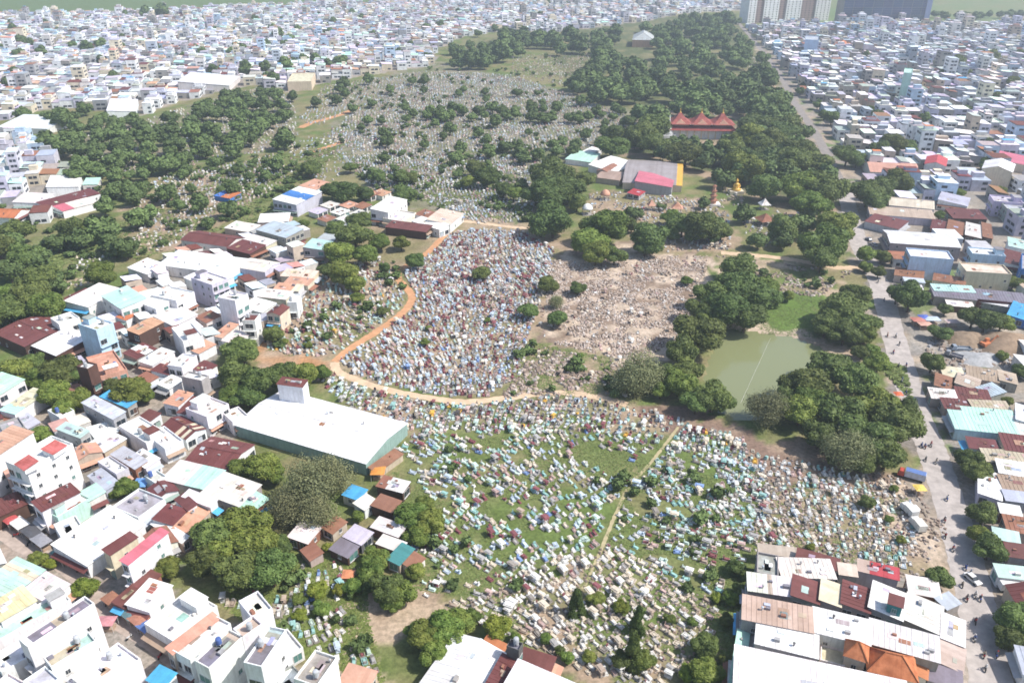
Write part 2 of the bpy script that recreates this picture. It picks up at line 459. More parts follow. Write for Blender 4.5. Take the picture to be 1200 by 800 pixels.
M_TRACK = plain('orange_laterite', (.52, .28, .15), .95, .1, 0, .25, .78)
M_TRACK_PALE = plain('pale_dirt', (.58, .43, .29), .95, .1, 0, .3, .8)
M_DUST = plain('roadside_dust', (.46, .36, .27), .95, .1, 0, .3, .75)
_, ROADLINE = strip('road', ROAD[:15], 8.6, M_ASPH, .03, wob=.12)
_, RL2 = strip('road', ROAD[14:], 6.0, plain('worn_asphalt', (.26, .23, .21), .9, .2, 0, .35, .74), .028, wob=.2)
ROADLINE = ROADLINE + RL2[1:]
strip('dirt_track', TRACK[:12], 3.4, M_TRACK, .04, wob=.35)
strip('dirt_track', TRACK[11:], 3.3, M_TRACK_PALE, .035, wob=.35)
strip('dirt_track', TRACK2, 3.4, M_TRACK_PALE, .04, wob=.4)
strip('dirt_track', TRACK3, 6, M_TRACK, .04, wob=.5)
strip('dirt_track', TRACK4, 5, M_TRACK, .04, wob=.5)
strip('dirt_track', SIDE, 4.6, M_TRACK_PALE, .04, wob=.4)
strip('footpath', FOOT, .95, plain('dry_path', (.40, .34, .20), .95, .1, 0, .6, .8), .04, wob=.5)
strip('alley', ALLEY, 3.6, plain('alley_concrete', (.42, .34, .29), .9, .15, 0, .5, .75), .045, wob=.1)

# pond
mw, nt, b = nodes('pond_water')
b.inputs['Base Color'].default_value = (.20, .215, .105, 1); b.inputs['Roughness'].default_value = .12; b.inputs['Specular IOR Level'].default_value = .5
bp = nt.nodes.new('ShaderNodeBump'); bp.inputs['Strength'].default_value = .12; bp.inputs['Distance'].default_value = .05
geo = nt.nodes.new('ShaderNodeNewGeometry')
nt.links.new(noise(nt, 1.5, 3, .5, geo.outputs['Position']), bp.inputs['Height']); nt.links.new(bp.outputs[0], b.inputs['Normal'])
pp = [G(x, y, -.25) for x, y in POND]
sm = []
for a in range(len(pp)):
    p0, p1, p2, p3 = pp[a - 1], pp[a], pp[(a + 1) % len(pp)], pp[(a + 2) % len(pp)]
    for k in range(4):
        t = k / 4
        sm.append(.5 * ((2 * p1) + (p2 - p0) * t + (2 * p0 - 5 * p1 + 4 * p2 - p3) * t * t + (3 * p1 - p0 - 3 * p2 + p3) * t ** 3))
cen = sum(sm, Vector()) / len(sm)
sm = [cen + (p - cen) * 1.03 for p in sm]
tag(mesh_obj('pond', sm, [tuple(range(len(sm)))], mw), kind='structure')
o = MB()
ra, rb = G(903, 396, -.2), G(868, 472, -.2)
o.tube(ra, rb, .028, .028, 5)  # thin pale tube imitating a faint line of sheen on the water
tag(o.build('sheen_line', plain('pale_sheen', (.7, .7, .66), .8)), 'faint sheen line on the green pond, modelled as a thin pale tube', 'sheen')

# ------------------------------------------------------------------ houses
FOOTPRINTS = []           # (x, y, L, W, angle) of everything built, to keep others off
def free(x, y, r):
    for fx, fy, L, W, a in FOOTPRINTS:
        dx, dy = x - fx, y - fy
        if abs(dx) > L + r + 12 or abs(dy) > L + r + 12: continue
        c, s = math.cos(a), math.sin(a)
        if abs(dx * c + dy * s) < L / 2 + r and abs(-dx * s + dy * c) < W / 2 + r: return False
    return True

def fit(quad, h, force=False):
    P = [G(x, y, h) for x, y in quad]
    c = sum(P, Vector()) / 4
    e1 = ((P[1] - P[0]) + (P[2] - P[3])) / 2
    e2 = ((P[2] - P[1]) + (P[3] - P[0])) / 2
    if e2.length > e1.length and not force: e1, e2 = e2, -e1
    a1 = math.atan2(e1.y, e1.x); a2 = math.atan2(e2.y, e2.x) - math.pi / 2
    d = (a2 - a1 + math.pi / 2) % math.pi - math.pi / 2
    w = e2.length / (e1.length + e2.length)
    a = a1 + d * w * w * 2 * .5
    W = e2.length * max(.55, abs(math.cos(d)))
    return c.x, c.y, e1.length, W, a

_win = {}
def window_mesh(w, h, shutter):
    k = (w, h, shutter)
    if k in _win: return _win[k]
    m = MB(); fm = []
    t = .07
    for bx in ((-w / 2, w / 2, -t, .05, -h / 2, -h / 2 + t), (-w / 2, w / 2, -t, .05, h / 2 - t, h / 2), (-w / 2, -w / 2 + t, -t, .05, -h / 2 + t, h / 2 - t),
               (w / 2 - t, w / 2, -t, .05, -h / 2 + t, h / 2 - t), (-.03, .03, -t, .04, -h / 2 + t, h / 2 - t), (-w / 2 - .1, w / 2 + .1, -.22, .05, -h / 2 - .1, -h / 2)):
        m.box(*bx); fm += [0] * 6
    m.box(-w / 2 + t, w / 2 - t, -.02, .03, -h / 2 + t, h / 2 - t); fm += [1] * 6
    me = bpy.data.meshes.new('window'); me.from_pydata(m.v, [], m.f)
    me.materials.append(M_FRAME)
    me.materials.append(M_GLASS if not shutter else plain('green_shutter', (.10, .22, .20), .6))
    me.polygons.foreach_set('material_index', fm)
    _win[k] = me; return me

def roof_sheet(parts, name, corners, t, mat, col, parent, ribs=0):
    """a sloping sheet with thickness; corners in order, first edge along the eave; ribs run from eave to ridge"""
    A, B, Cc, D = [Vector(c) for c in corners]
    n = (B - A).cross(D - A).normalized()
    m = MB()
    m.add([A, B, Cc, D, A + n * t, B + n * t, Cc + n * t, D + n * t], [(0, 3, 2, 1), (4, 5, 6, 7), (0, 1, 5, 4), (1, 2, 6, 5), (2, 3, 7, 6), (3, 0, 4, 7)])
    if ribs:
        k = max(2, int((B - A).length / ribs))
        for i in range(1, k):
            f = i / k
            p = A.lerp(B, f); q_ = D.lerp(Cc, f); s = (B - A).normalized() * .06
            u = n * (t + .002); w = n * (t + .07)
            m.add([p - s + u, p + s + u, q_ + s + u, q_ - s + u, p - s * .5 + w, p + s * .5 + w, q_ + s * .5 + w, q_ - s * .5 + w],
                  [(4, 5, 6, 7), (0, 1, 5, 4), (1, 2, 6, 5), (2, 3, 7, 6), (3, 0, 4, 7)])
    return m.build(name, mat, parent, col)

HOUSES = []
def house(quad, h, kind, roof, wall, name='house', label=None, cat='house', detail=1, segs=None, rise=None, geom=None, windows=True, rec=True, floors=3.3, skylights=0, flip=False, force=False):
    if geom: x, y, L, W, a = geom
    else: x, y, L, W, a = fit(quad, h, force)
    L = max(L, 2.5); W = max(W, 2.0)
    FOOTPRINTS.append((x, y, L, W, a))
    root = thing(name, (x, y, 0), a, label, cat)
    jit = lambda c, s=.06: tuple(min(.85, max(.01, v * (1 + random.uniform(-s, s)))) for v in c)
    rc = jit(C[roof]); wc = jit(C[wall])
    l, w = L / 2, W / 2
    if rise is None: rise = {'f': 0, 'g': max(.5, W * .16), 's': max(.4, W * .10), 'h': max(1.0, W * .28)}[kind]
    if kind == 's' and flip: hs = [h + rise, h + rise, h, h]
    elif kind == 's': hs = [h, h, h + rise, h + rise]
    else: hs = [h] * 4
    m = MB()
    if kind == 'g':
        m.add([(-l, -w, 0), (l, -w, 0), (l, w, 0), (-l, w, 0), (-l, -w, h), (l, -w, h), (l, w, h), (-l, w, h), (-l, 0, h + rise), (l, 0, h + rise)],
              [(0, 1, 5, 4), (2, 3, 7, 6), (1, 2, 6, 9, 5), (3, 0, 4, 8, 7)])
    else:
        m.add([(-l, -w, 0), (l, -w, 0), (l, w, 0), (-l, w, 0), (-l, -w, hs[0]), (l, -w, hs[1]), (l, w, hs[2]), (-l, w, hs[3])],
              [(0, 1, 5, 4), (1, 2, 6, 5), (2, 3, 7, 6), (3, 0, 4, 7)] + ([(4, 5, 6, 7)] if kind == 'f' else []))
    m.build('wall', M_WALL, root, wc)
    ov = .3; t = .07
    S_ = segs or [(0, 1, roof)]
    ribs = 1.05 if (detail and L * W > 40) else 0
    if kind == 'f':
        pt = min(.22, W * .06)
        for k, (f0, f1, cn) in enumerate(S_):
            x0 = -l + L * f0 + (pt if f0 == 0 else 0); x1 = -l + L * f1 - (pt if f1 == 1 else 0)
            MB().box(x0, x1, -w + pt, w - pt, h + .003, h + .12).build('roof_slab', M_SLAB, root, jit(C[cn]))
        ph = .75
        p = MB()
        p.box(-l, l, -w, -w + pt, h, h + ph); p.box(-l, l, w - pt, w, h, h + ph)
        p.box(-l, -l + pt, -w + pt, w - pt, h, h + ph); p.box(l - pt, l, -w + pt, w - pt, h, h + ph)
        p.build('parapet', M_WALL, root, wc)
        if detail and L > 9 and W > 4 and random.random() < .7:
            sw = W * random.uniform(.4, .6); sl = random.uniform(2.6, 3.6); sx = random.choice([-1, 1]) * (l - sl / 2 - .5)
            sr = MB().box(sx - sl / 2, sx + sl / 2, -sw / 2, sw / 2, h + .125, h + 2.5).build('stair_room', M_WALL, root, wc)
            MB().box(sx - sl / 2 - .2, sx + sl / 2 + .2, -sw / 2 - .2, sw / 2 + .2, h + 2.503, h + 2.62).build('cover', M_SLAB, sr, jit(C[random.choice(['white', 'grey', 'maroon', 'slate'])]))
    elif kind == 's':
        for f0, f1, cn in S_:
            x0 = -l - ov + (L + 2 * ov) * f0 + .01; x1 = -l - ov + (L + 2 * ov) * f1 - .01
            sl = rise / W * ov
            z0, z1 = (hs[0], hs[2])
            k = (z1 - z0) / W
            roof_sheet(None, 'roof_sheet', [(x0, -w - ov, z0 - k * ov + .02), (x1, -w - ov, z0 - k * ov + .02), (x1, w + ov, z1 + k * ov + .02), (x0, w + ov, z1 + k * ov + .02)], t, M_SHEET, jit(C[cn]), root, ribs)
    elif kind == 'g':
        k = rise / w
        for f0, f1, cn in S_:
            x0 = -l - ov + (L + 2 * ov) * f0 + .01; x1 = -l - ov + (L + 2 * ov) * f1 - .01
            cj = jit(C[cn])
            roof_sheet(None, 'roof_sheet', [(x0, -w - ov, h - k * ov + .02), (x1, -w - ov, h - k * ov + .02), (x1, -.01, h + rise + .02), (x0, -.01, h + rise + .02)], t, M_SHEET, cj, root, ribs)
            roof_sheet(None, 'roof_sheet', [(x1, w + ov, h - k * ov + .02), (x0, w + ov, h - k * ov + .02), (x0, .01, h + rise + .02), (x1, .01, h + rise + .02)], t, M_SHEET, cj, root, ribs)
        if detail:
            MB().box(-l - ov, l + ov, -.22, .22, h + rise + t + .02, h + rise + t + .1).build('ridge_cap', M_SHEET, root, tuple(v * .9 for v in rc))
    else:
        r_ = min(l, w) * .98
        e = [(-l - .5, -w - .5, h - .1), (l + .5, -w - .5, h - .1), (l + .5, w + .5, h - .1), (-l - .5, w + .5, h - .1), (-(l - r_) - .02, 0, h + rise), (l - r_ + .02, 0, h + rise)]
        m = MB().add(e, [(0, 1, 5, 4), (2, 3, 4, 5), (1, 2, 5), (3, 0, 4), (3, 2, 1, 0)])
        m.build('roof', M_TILE, root, rc)
        rg = MB()
        for p_, q_ in ((e[0], e[4]), (e[3], e[4]), (e[1], e[5]), (e[2], e[5]), (e[4], e[5])):
            rg.tube(Vector(p_) + Vector((0, 0, .05)), Vector(q_) + Vector((0, 0, .05)), .14, .14, 5)
        rg.build('ridge_tiles', M_TILE, root, tuple(v * .85 for v in rc))
    for k in range(skylights):
        sx = random.uniform(-l * .8, l * .8); sy = random.uniform(-w * .7, w * .7)
        if kind == 'g': zz = h + rise * (1 - abs(sy) / w)
        elif kind == 's': zz = hs[0] + (hs[2] - hs[0]) * (sy + w) / W
        else: zz = h + .13
        MB().box(sx - .7, sx + .7, sy - .4, sy + .4, zz + .05, zz + .28).build('skylight', M_PAINT, root, jit(C[random.choice(['white', 'bluegrey', 'offwhite'])]))
    if detail:
        zr = lambda yy: h + .13 if kind == 'f' else (h + rise * (1 - abs(yy) / w) + .1 if kind == 'g' else hs[0] + (hs[2] - hs[0]) * (yy + w) / W + .1)
        if kind != 'h' and L * W > 30:
            for _ in range(random.randint(1, 4)):            # patched sheets and stained slabs
                pl_, pw_ = random.uniform(1, 3), random.uniform(.8, min(2.5, W * .3))
                sx = random.uniform(-l + pl_, l - pl_) if l > pl_ + .2 else 0; sy = random.uniform(-w * .85 + pw_, w * .85 - pw_) if w * .85 > pw_ + .1 else w * .4
                if kind == 'g' and abs(sy) < pw_ / 2: sy = math.copysign(pw_ / 2 + .1, sy)
                y0, y1 = sy - pw_ / 2, sy + pw_ / 2
                cc = jit(rc, .12) if random.random() < .5 else jit(C[random.choice(['rust', 'grey', 'offwhite', 'tan', 'bluegrey'])], .2)
                bz = [(sx - pl_ / 2, y0, zr(y0) + .02), (sx + pl_ / 2, y0, zr(y0) + .02), (sx + pl_ / 2, y1, zr(y1) + .02), (sx - pl_ / 2, y1, zr(y1) + .02)]
                roof_sheet(None, 'roof_patch', bz, .03, M_SHEET if kind != 'f' else M_SLAB, cc, root)
            for _ in range(random.randint(0, 3)):            # vents, boxes, air conditioners
                sx, sy = random.uniform(-l * .8, l * .8), random.uniform(-w * .7, w * .7); z0 = zr(sy) - .05; a_ = random.uniform(.3, .7)
                if random.random() < .5: MB().lathe([(.16, z0), (.16, z0 + .7), (.3, z0 + .75), (.28, z0 + .95), (.05, z0 + 1.05)], sx, sy, 8).build('roof_vent', M_PAINT, root, C[random.choice(['grey', 'darkgrey', 'bluegrey'])])
                else: MB().box(sx - a_, sx + a_, sy - a_ * .6, sy + a_ * .6, z0, z0 + a_ * 1.2).build('roof_box', M_PAINT, root, C[random.choice(['grey', 'offwhite', 'slate', 'rust', 'concrete'])])
    # windows and dark front panels on the sides that can be seen from the drone
    if windows:
        R_ = Matrix.Rotation(a, 3, 'Z')
        ns = max(1, int(h / floors))
        for nx_, ny_, span, off in ((0, -1, L, w), (0, 1, L, w), (1, 0, W, l), (-1, 0, W, l)):
            n = R_ @ Vector((nx_, ny_, 0))
            fc = Vector((x, y, h / 2)) + n * off
            if (Vector((0, 0, H)) - fc).dot(n) <= 2: continue
            front = span == W
            if not front and random.random() < .25: continue
            sp = 2.6 if front else 4.2
            k = max(1, min(5, int(span / sp)))
            for s_ in range(ns):
                zc = 1.75 + s_ * floors
                if zc + .9 > h: continue
                for c_ in range(k):
                    if random.random() < (.15 if front else .35): continue
                    u = (c_ + .5) / k * span - span / 2 + random.uniform(-.3, .3)
                    ww, hh = (round(min(3.0, span / k * .72) * 2) / 2, 1.9 if s_ else 2.1) if front else (1.0, 1.2)  # front: wide dark pane put in for the shade of an open recess
                    if front: ww = max(1.0, ww); u = (c_ + .5) / k * span - span / 2
                    me = window_mesh(ww, hh, random.random() < .2)
                    lx, ly = (u * -ny_, ny_ * (off + .02)) if nx_ == 0 else (nx_ * (off + .02), u * nx_)
                    o = link('window', me, root, (lx, ly, zc), math.atan2(ny_, nx_) + math.pi / 2)
            if front and detail and h > 3.5:
                # awning / balcony slab over the street door
                d = .9
                bx = MB()
                for s_ in range(1, ns):
                    z0 = s_ * floors - .1
                    if nx_: bx.box(*sorted((nx_ * (off + .01), nx_ * (off + d))), -span / 2 + .1, span / 2 - .1, z0, z0 + .14)
                    else: bx.box(-span / 2 + .1, span / 2 - .1, *sorted((ny_ * (off + .01), ny_ * (off + d))), z0, z0 + .14)
                if bx.v: bx.build('balcony', M_SLAB, root, tuple(v * .9 for v in wc))
                du = random.uniform(-.25, .25) * span
                m = MB()
                if nx_: m.box(*sorted((nx_ * off, nx_ * (off + .06))), du - .9, du + .9, 0, 2.4)
                else: m.box(du - .9, du + .9, *sorted((ny_ * off, ny_ * (off + .06))), 0, 2.4)
                if h < 9 and random.random() < .75:      # sheet awning over the pavement
                    z1, dp = 2.9, random.uniform(1.2, 2.0)
                    A_ = (off + .02, off + dp)
                    cn_ = random.choice(['rust', 'bluegrey', 'green', 'maroon', 'grey', 'skyblue', 'salmon', 'tan'])
                    if nx_: cs = [(nx_ * A_[1], nx_ * -span / 2, z1 - .45), (nx_ * A_[1], nx_ * span / 2, z1 - .45), (nx_ * A_[0], nx_ * span / 2, z1), (nx_ * A_[0], nx_ * -span / 2, z1)]
                    else: cs = [(ny_ * span / 2, ny_ * A_[1], z1 - .45), (ny_ * -span / 2, ny_ * A_[1], z1 - .45), (ny_ * -span / 2, ny_ * A_[0], z1), (ny_ * span / 2, ny_ * A_[0], z1)]
                    if z1 < h - .1: roof_sheet(None, 'awning', cs, .05, M_SHEET, C[cn_], root)
                m.build('door', M_PAINT, root, C[random.choice(['brown', 'green', 'bluegrey', 'darkgrey'])])
    if rec:
        px, py = PIX(x, y, h)
        HOUSES.append(dict(o=root, px=float(px), py=float(py), roof=roof, wall=wall, kind=kind, h=h, L=L, W=W, label=label, segs=bool(segs)))
    return root

T = []
def t(q, h, kind, roof, wall, **k): T.append((q, h, kind, roof, wall, k))
# bottom left, below the alley
t([(-20, 690), (22, 652), (50, 672), (8, 700)], 7, 's', 'mint', 'white', segs=[(0, .6, 'mint'), (.6, .8, 'cream'), (.8, 1, 'mint')])
t([(28, 690), (54, 673), (84, 687), (54, 705)], 7, 's', 'offwhite', 'white')
t([(-15, 712), (26, 690), (43, 703), (2, 727)], 8, 's', 'yellow', 'white', skylights=3)
t([(-18, 745), (72, 696), (86, 704), (0, 752)], 7, 'f', 'mint', 'white')
t([(-12, 772), (26, 752), (44, 766), (4, 790)], 8, 'f', 'white', 'white')
t([(20, 752), (100, 702), (112, 708), (36, 760)], 13, 'f', 'slate', 'white', segs=[(0, .1, 'white'), (.1, .45, 'slate'), (.45, .6, 'beige'), (.6, .95, 'slate'), (.95, 1, 'grey')])
t([(51, 772), (104, 744), (114, 751), (62, 785)], 11, 'f', 'beige', 'white', segs=[(0, .55, 'beige'), (.55, 1, 'mint')])
t([(72, 800), (138, 760), (168, 770), (110, 820)], 8, 'f', 'white', 'white')
t([(28, 800), (54, 783), (70, 796), (44, 818)], 10, 'f', 'lavender', 'white')
t([(-20, 812), (12, 792), (40, 806), (10, 830)], 9, 'f', 'white', 'offwhite')
# left, between the alley and the wood
t([(10, 541), (64, 511), (82, 523), (30, 556)], 14, 'f', 'white', 'white', segs=[(0, .2, 'offwhite'), (.2, 1, 'white')])
t([(-35, 532), (20, 499), (32, 508), (-14, 544)], 12, 's', 'salmon', 'white')
t([(-32, 600), (20, 580), (32, 589), (-14, 612)], 6, 's', 'maroon', 'brown')
t([(33, 591), (84, 568), (92, 577), (54, 597)], 9, 's', 'maroon', 'white')
t([(55, 600), (94, 578), (104, 586), (68, 610)], 7, 'f', 'white', 'mint')
t([(95, 576), (112, 568), (123, 577), (104, 588)], 7, 's', 'mint', 'offwhite')
t([(104, 557), (119, 550), (139, 566), (124, 575)], 6, 's', 'bluegrey', 'bluegrey')
t([(62, 643), (128, 598), (172, 614), (102, 661)], 6, 's', 'white', 'white', skylights=2)
t([(130, 596), (164, 575), (198, 587), (160, 607)], 6.5, 'f', 'grey', 'white')
t([(121, 645), (152, 625), (161, 629), (129, 650)], 9, 's', 'maroon', 'cream')
t([(143, 657), (189, 620), (196, 624), (149, 662)], 10, 's', 'pink', 'white')
t([(180, 608), (199, 592), (217, 598), (203, 617)], 6, 's', 'maroon', 'white')
t([(207, 584), (214, 580), (232, 591), (219, 599)], 6.5, 's', 'maroon', 'white')
t([(214, 581), (222, 575), (254, 587), (247, 594)], 7, 's', 'white', 'white')
t([(204, 617), (232, 593), (241, 600), (222, 627)], 5, 's', 'salmon', 'beige')
t([(178, 613), (186, 609), (221, 629), (214, 637)], 5, 's', 'white', 'beige')
t([(188, 560), (214, 543), (262, 553), (245, 575)], 6, 's', 'mint', 'concrete', segs=[(0, .5, 'offwhite'), (.5, 1, 'mint')])
t([(240, 577), (262, 554), (300, 570), (284, 596)], 6.2, 's', 'offwhite', 'concrete', skylights=2)
t([(272, 590), (294, 572), (313, 588), (295, 601)], 6, 's', 'mint', 'rust')
t([(211, 541), (252, 513), (303, 521), (264, 549)], 6, 'g', 'maroon', 'offwhite', skylights=3, rise=1.2)
t([(212, 443), (222, 437), (246, 442), (236, 448)], 9, 'f', 'white', 'grey')
t([(196, 470), (212, 456), (221, 463), (208, 480)], 6, 's', 'salmon', 'white')
t([(209, 484), (227, 465), (234, 467), (216, 486)], 6, 's', 'maroon', 'white')
t([(219, 481), (243, 465), (267, 475), (243, 491)], 8, 'f', 'offwhite', 'white')
t([(191, 499), (213, 487), (240, 502), (218, 515)], 6, 'g', 'maroon', 'white', segs=[(0, .55, 'maroon'), (.55, .68, 'cream'), (.68, .8, 'maroon'), (.8, .9, 'cream'), (.9, 1, 'maroon')])
t([(172, 511), (193, 500), (214, 518), (194, 528)], 7, 'f', 'white', 'white')
t([(93, 471), (112, 466), (150, 485), (131, 489)], 8.5, 's', 'lavender', 'grey')
t([(118, 464), (128, 459), (160, 471), (149, 478)], 6, 's', 'skyblue', 'concrete')
t([(67, 502), (77, 496), (105, 506), (94, 513)], 8.5, 's', 'mint', 'grey')
t([(0, 481), (42, 456), (53, 459), (18, 486)], 7, 's', 'cream', 'white', segs=[(0, .3, 'mint'), (.3, 1, 'cream')])
t([(-24, 455), (2, 437), (22, 446), (0, 468)], 8, 's', 'mint', 'white')
t([(16, 489), (30, 484), (49, 497), (32, 501)], 4.5, 's', 'lavender', 'concrete')
t([(58, 482), (73, 475), (86, 481), (70, 493)], 6, 'f', 'white', 'white')
t([(101, 523), (130, 507), (147, 514), (124, 529)], 5.5, 's', 'white', 'beige')
t([(142, 500), (163, 490), (195, 507), (172, 524)], 7.5, 'f', 'white', 'white')
t([(161, 490), (175, 481), (188, 486), (174, 495)], 6, 's', 'maroon', 'white')
t([(131, 533), (145, 523), (171, 541), (160, 550)], 6.5, 's', 'bluegrey', 'rust')
t([(114, 543), (130, 536), (150, 550), (138, 558)], 7, 'f', 'white', 'lavender')
t([(150, 536), (168, 528), (186, 538), (172, 549)], 6, 's', 'white', 'white')
t([(170, 560), (184, 552), (196, 560), (182, 568)], 6, 'f', 'offwhite', 'white')
t([(-16, 391), (58, 367), (78, 384), (38, 405)], 7, 'g', 'maroon', 'brown', skylights=7, rise=1.0)
t([(38, 406), (82, 385), (101, 398), (70, 418)], 6.5, 's', 'white', 'brown')
t([(60, 375), (84, 366), (93, 374), (70, 382)], 9, 'f', 'white', 'white')
t([(90, 381), (112, 374), (138, 380), (110, 388)], 13, 'f', 'white', 'lightblue')
t([(82, 353), (122, 331), (134, 342), (102, 363)], 7, 's', 'white', 'white')
t([(128, 352), (150, 330), (164, 350), (139, 367)], 9, 's', 'mint', 'white')
t([(73, 352), (103, 338), (108, 342), (80, 357)], 5, 's', 'maroon', 'cream')
t([(140, 371), (154, 363), (160, 368), (146, 377)], 6, 's', 'orange', 'white')
t([(150, 388), (178, 373), (191, 378), (162, 392)], 8, 's', 'salmon', 'brown')
t([(145, 415), (168, 404), (183, 408), (160, 421)], 6, 's', 'white', 'concrete', segs=[(0, .4, 'maroon'), (.4, .8, 'white'), (.8, 1, 'maroon')])
t([(166, 424), (190, 408), (203, 413), (177, 429)], 6, 's', 'white', 'white')
t([(180, 434), (202, 418), (216, 424), (196, 441)], 6, 's', 'maroon', 'white', segs=[(0, .5, 'maroon'), (.5, 1, 'offwhite')])
t([(101, 421), (136, 411), (145, 432), (118, 447)], 8, 'f', 'salmon', 'salmon')
t([(91, 431), (101, 425), (113, 428), (104, 435)], 12, 'f', 'white', 'brown')
t([(152, 447), (172, 437), (185, 444), (166, 454)], 5.5, 's', 'rust', 'white')
t([(186, 450), (203, 440), (213, 446), (197, 457)], 6, 's', 'white', 'white')
t([(163, 352), (184, 337), (205, 347), (184, 366)], 8, 's', 'white', 'white')
t([(182, 347), (197, 336), (222, 342), (210, 357)], 9, 'f', 'white', 'white')
t([(229, 326), (241, 320), (263, 325), (250, 340)], 10, 'f', 'white', 'lavender')
t([(258, 350), (270, 341), (287, 345), (278, 356)], 13, 'f', 'white', 'white')
t([(180, 369), (204, 358), (229, 370), (205, 384)], 6, 's', 'white', 'white')
t([(204, 387), (224, 378), (237, 394), (214, 404)], 9, 'f', 'white', 'white')
t([(232, 372), (246, 364), (257, 371), (242, 380)], 6, 's', 'rust', 'offwhite')
t([(250, 394), (268, 380), (281, 379), (259, 396)], 6, 's', 'salmon', 'offwhite')
t([(225, 408), (240, 400), (252, 403), (230, 417)], 5.5, 's', 'salmon', 'white')
t([(262, 400), (277, 388), (292, 392), (276, 404)], 7, 's', 'offwhite', 'white')
t([(226, 432), (240, 424), (254, 428), (238, 438)], 5, 's', 'maroon', 'white')
t([(200, 428), (216, 414), (228, 420), (212, 434)], 8, 'f', 'white', 'white')
t([(284, 358), (298, 351), (322, 356), (308, 368)], 6, 's', 'white', 'offwhite')
t([(314, 366), (325, 357), (336, 361), (328, 371)], 8, 'g', 'maroon', 'cream')
t([(327, 323), (338, 317), (374, 319), (366, 326)], 7, 's', 'cream', 'cream')
t([(330, 331), (343, 326), (367, 328), (362, 335)], 7, 's', 'salmon', 'cream')
t([(317, 339), (330, 333), (356, 335), (350, 341)], 7, 's', 'cream', 'offwhite', segs=[(0, .7, 'salmon'), (.7, 1, 'cream')])
t([(299, 347), (312, 340), (343, 343), (336, 351)], 7, 's', 'offwhite', 'cream')
t([(284, 376), (291, 369), (303, 370), (300, 379)], 10, 'f', 'maroon', 'white')
t([(337, 354), (343, 346), (351, 346), (349, 358)], 8, 'f', 'white', 'white')
t([(276, 313), (294, 302), (325, 308), (313, 319)], 7.5, 'g', 'offwhite', 'lilac', rise=1.0)
t([(218, 280), (229, 271), (288, 277), (265, 291)], 6, 'g', 'maroon', 'offwhite', rise=1.6)
t([(266, 291), (284, 283), (314, 290), (291, 297)], 6, 's', 'maroon', 'brown')
t([(285, 282), (296, 275), (321, 284), (314, 289)], 6.5, 's', 'offwhite', 'cream')
t([(302, 270), (320, 260), (353, 271), (337, 279)], 8, 's', 'bluegrey', 'concrete')
t([(258, 267), (282, 261), (302, 266), (296, 272)], 5, 's', 'offwhite', 'beige')
t([(295, 262), (313, 253), (343, 251), (335, 259)], 5.5, 's', 'white', 'beige')
t([(188, 309), (208, 297), (288, 306), (275, 324)], 7, 's', 'white', 'offwhite', skylights=2)
t([(212, 322), (248, 318), (274, 325), (246, 340)], 7, 's', 'white', 'white')
t([(155, 312), (172, 305), (190, 309), (175, 327)], 6, 's', 'white', 'white')
t([(355, 291), (369, 281), (386, 284), (382, 294)], 8, 's', 'mint', 'grey')
t([(368, 283), (395, 266), (416, 261), (386, 287)], 6, 's', 'bluegrey', 'grey')
t([(326, 235), (352, 219), (372, 227), (345, 242)], 8, 's', 'white', 'lavender', segs=[(0, .35, 'white'), (.35, .7, 'blue'), (.7, 1, 'white')])
t([(354, 218), (368, 211), (384, 216), (372, 224)], 6, 's', 'salmon', 'offwhite')
t([(255, 229), (262, 224), (280, 227), (270, 234)], 4, 's', 'orange', 'blue', segs=[(0, .4, 'blue'), (.4, 1, 'orange')])
# yard in the middle of the graves
t([(436, 245), (459, 231), (473, 235), (455, 251)], 9, 's', 'white', 'white')
t([(449, 257), (467, 247), (487, 251), (470, 261)], 6, 'f', 'offwhite', 'offwhite')
t([(503, 258), (516, 247), (542, 250), (526, 265)], 7, 's', 'cream', 'offwhite')
t([(452, 266), (460, 260), (507, 266), (499, 272)], 6, 's', 'maroon', 'brown')
t([(482, 259), (494, 255), (526, 265), (515, 269)], 6.5, 's', 'white', 'white')
t([(488, 252), (498, 246), (510, 250), (500, 256)], 5, 's', 'rust', 'white')
for q0 in ((372, 247), (386, 240), (398, 248), (408, 240), (420, 250), (382, 256), (404, 256), (424, 241), (434, 227), (446, 226)):
    t([(q0[0] - 8, q0[1] + 1), (q0[0], q0[1] - 4), (q0[0] + 10, q0[1]), (q0[0] + 1, q0[1] + 5)], 4, 's', random.choice(['offwhite', 'salmon', 'rust', 'white', 'lavender']), 'offwhite')
# temple yard
t([(726, 214), (792, 217), (806, 190), (740, 188)], 6, 'g', 'concrete', 'cream', force=True, segs=[(0, .9, 'concrete'), (.9, 1, 'gold')], rise=4, label='long weathered grey-brown warehouse with a yellow end bay by the temple wood', name='warehouse', cat='warehouse')
t([(744, 217), (749, 204), (791, 208), (787, 219)], 7.5, 's', 'pink', 'grey', label='shed with bright red-pink roof leaning on the grey-brown warehouse', name='shed', cat='shed')
t([(736, 227), (743, 222), (755, 225), (749, 230)], 4, 's', 'red', 'grey')
t([(661, 186), (676, 180), (706, 183), (690, 190)], 5, 's', 'mint', 'white')
t([(687, 197), (722, 184), (740, 193), (724, 202)], 6, 's', 'white', 'offwhite')
t([(702, 199), (713, 191), (722, 196), (712, 203)], 6.5, 'g', 'rust', 'beige')
t([(693, 173), (700, 168), (729, 168), (721, 174)], 5, 's', 'maroon', 'white')
t([(700, 208), (705, 201), (731, 205), (728, 212)], 5, 's', 'tan', 'beige')
t([(684, 178), (694, 173), (704, 175), (694, 181)], 5, 's', 'white', 'white')
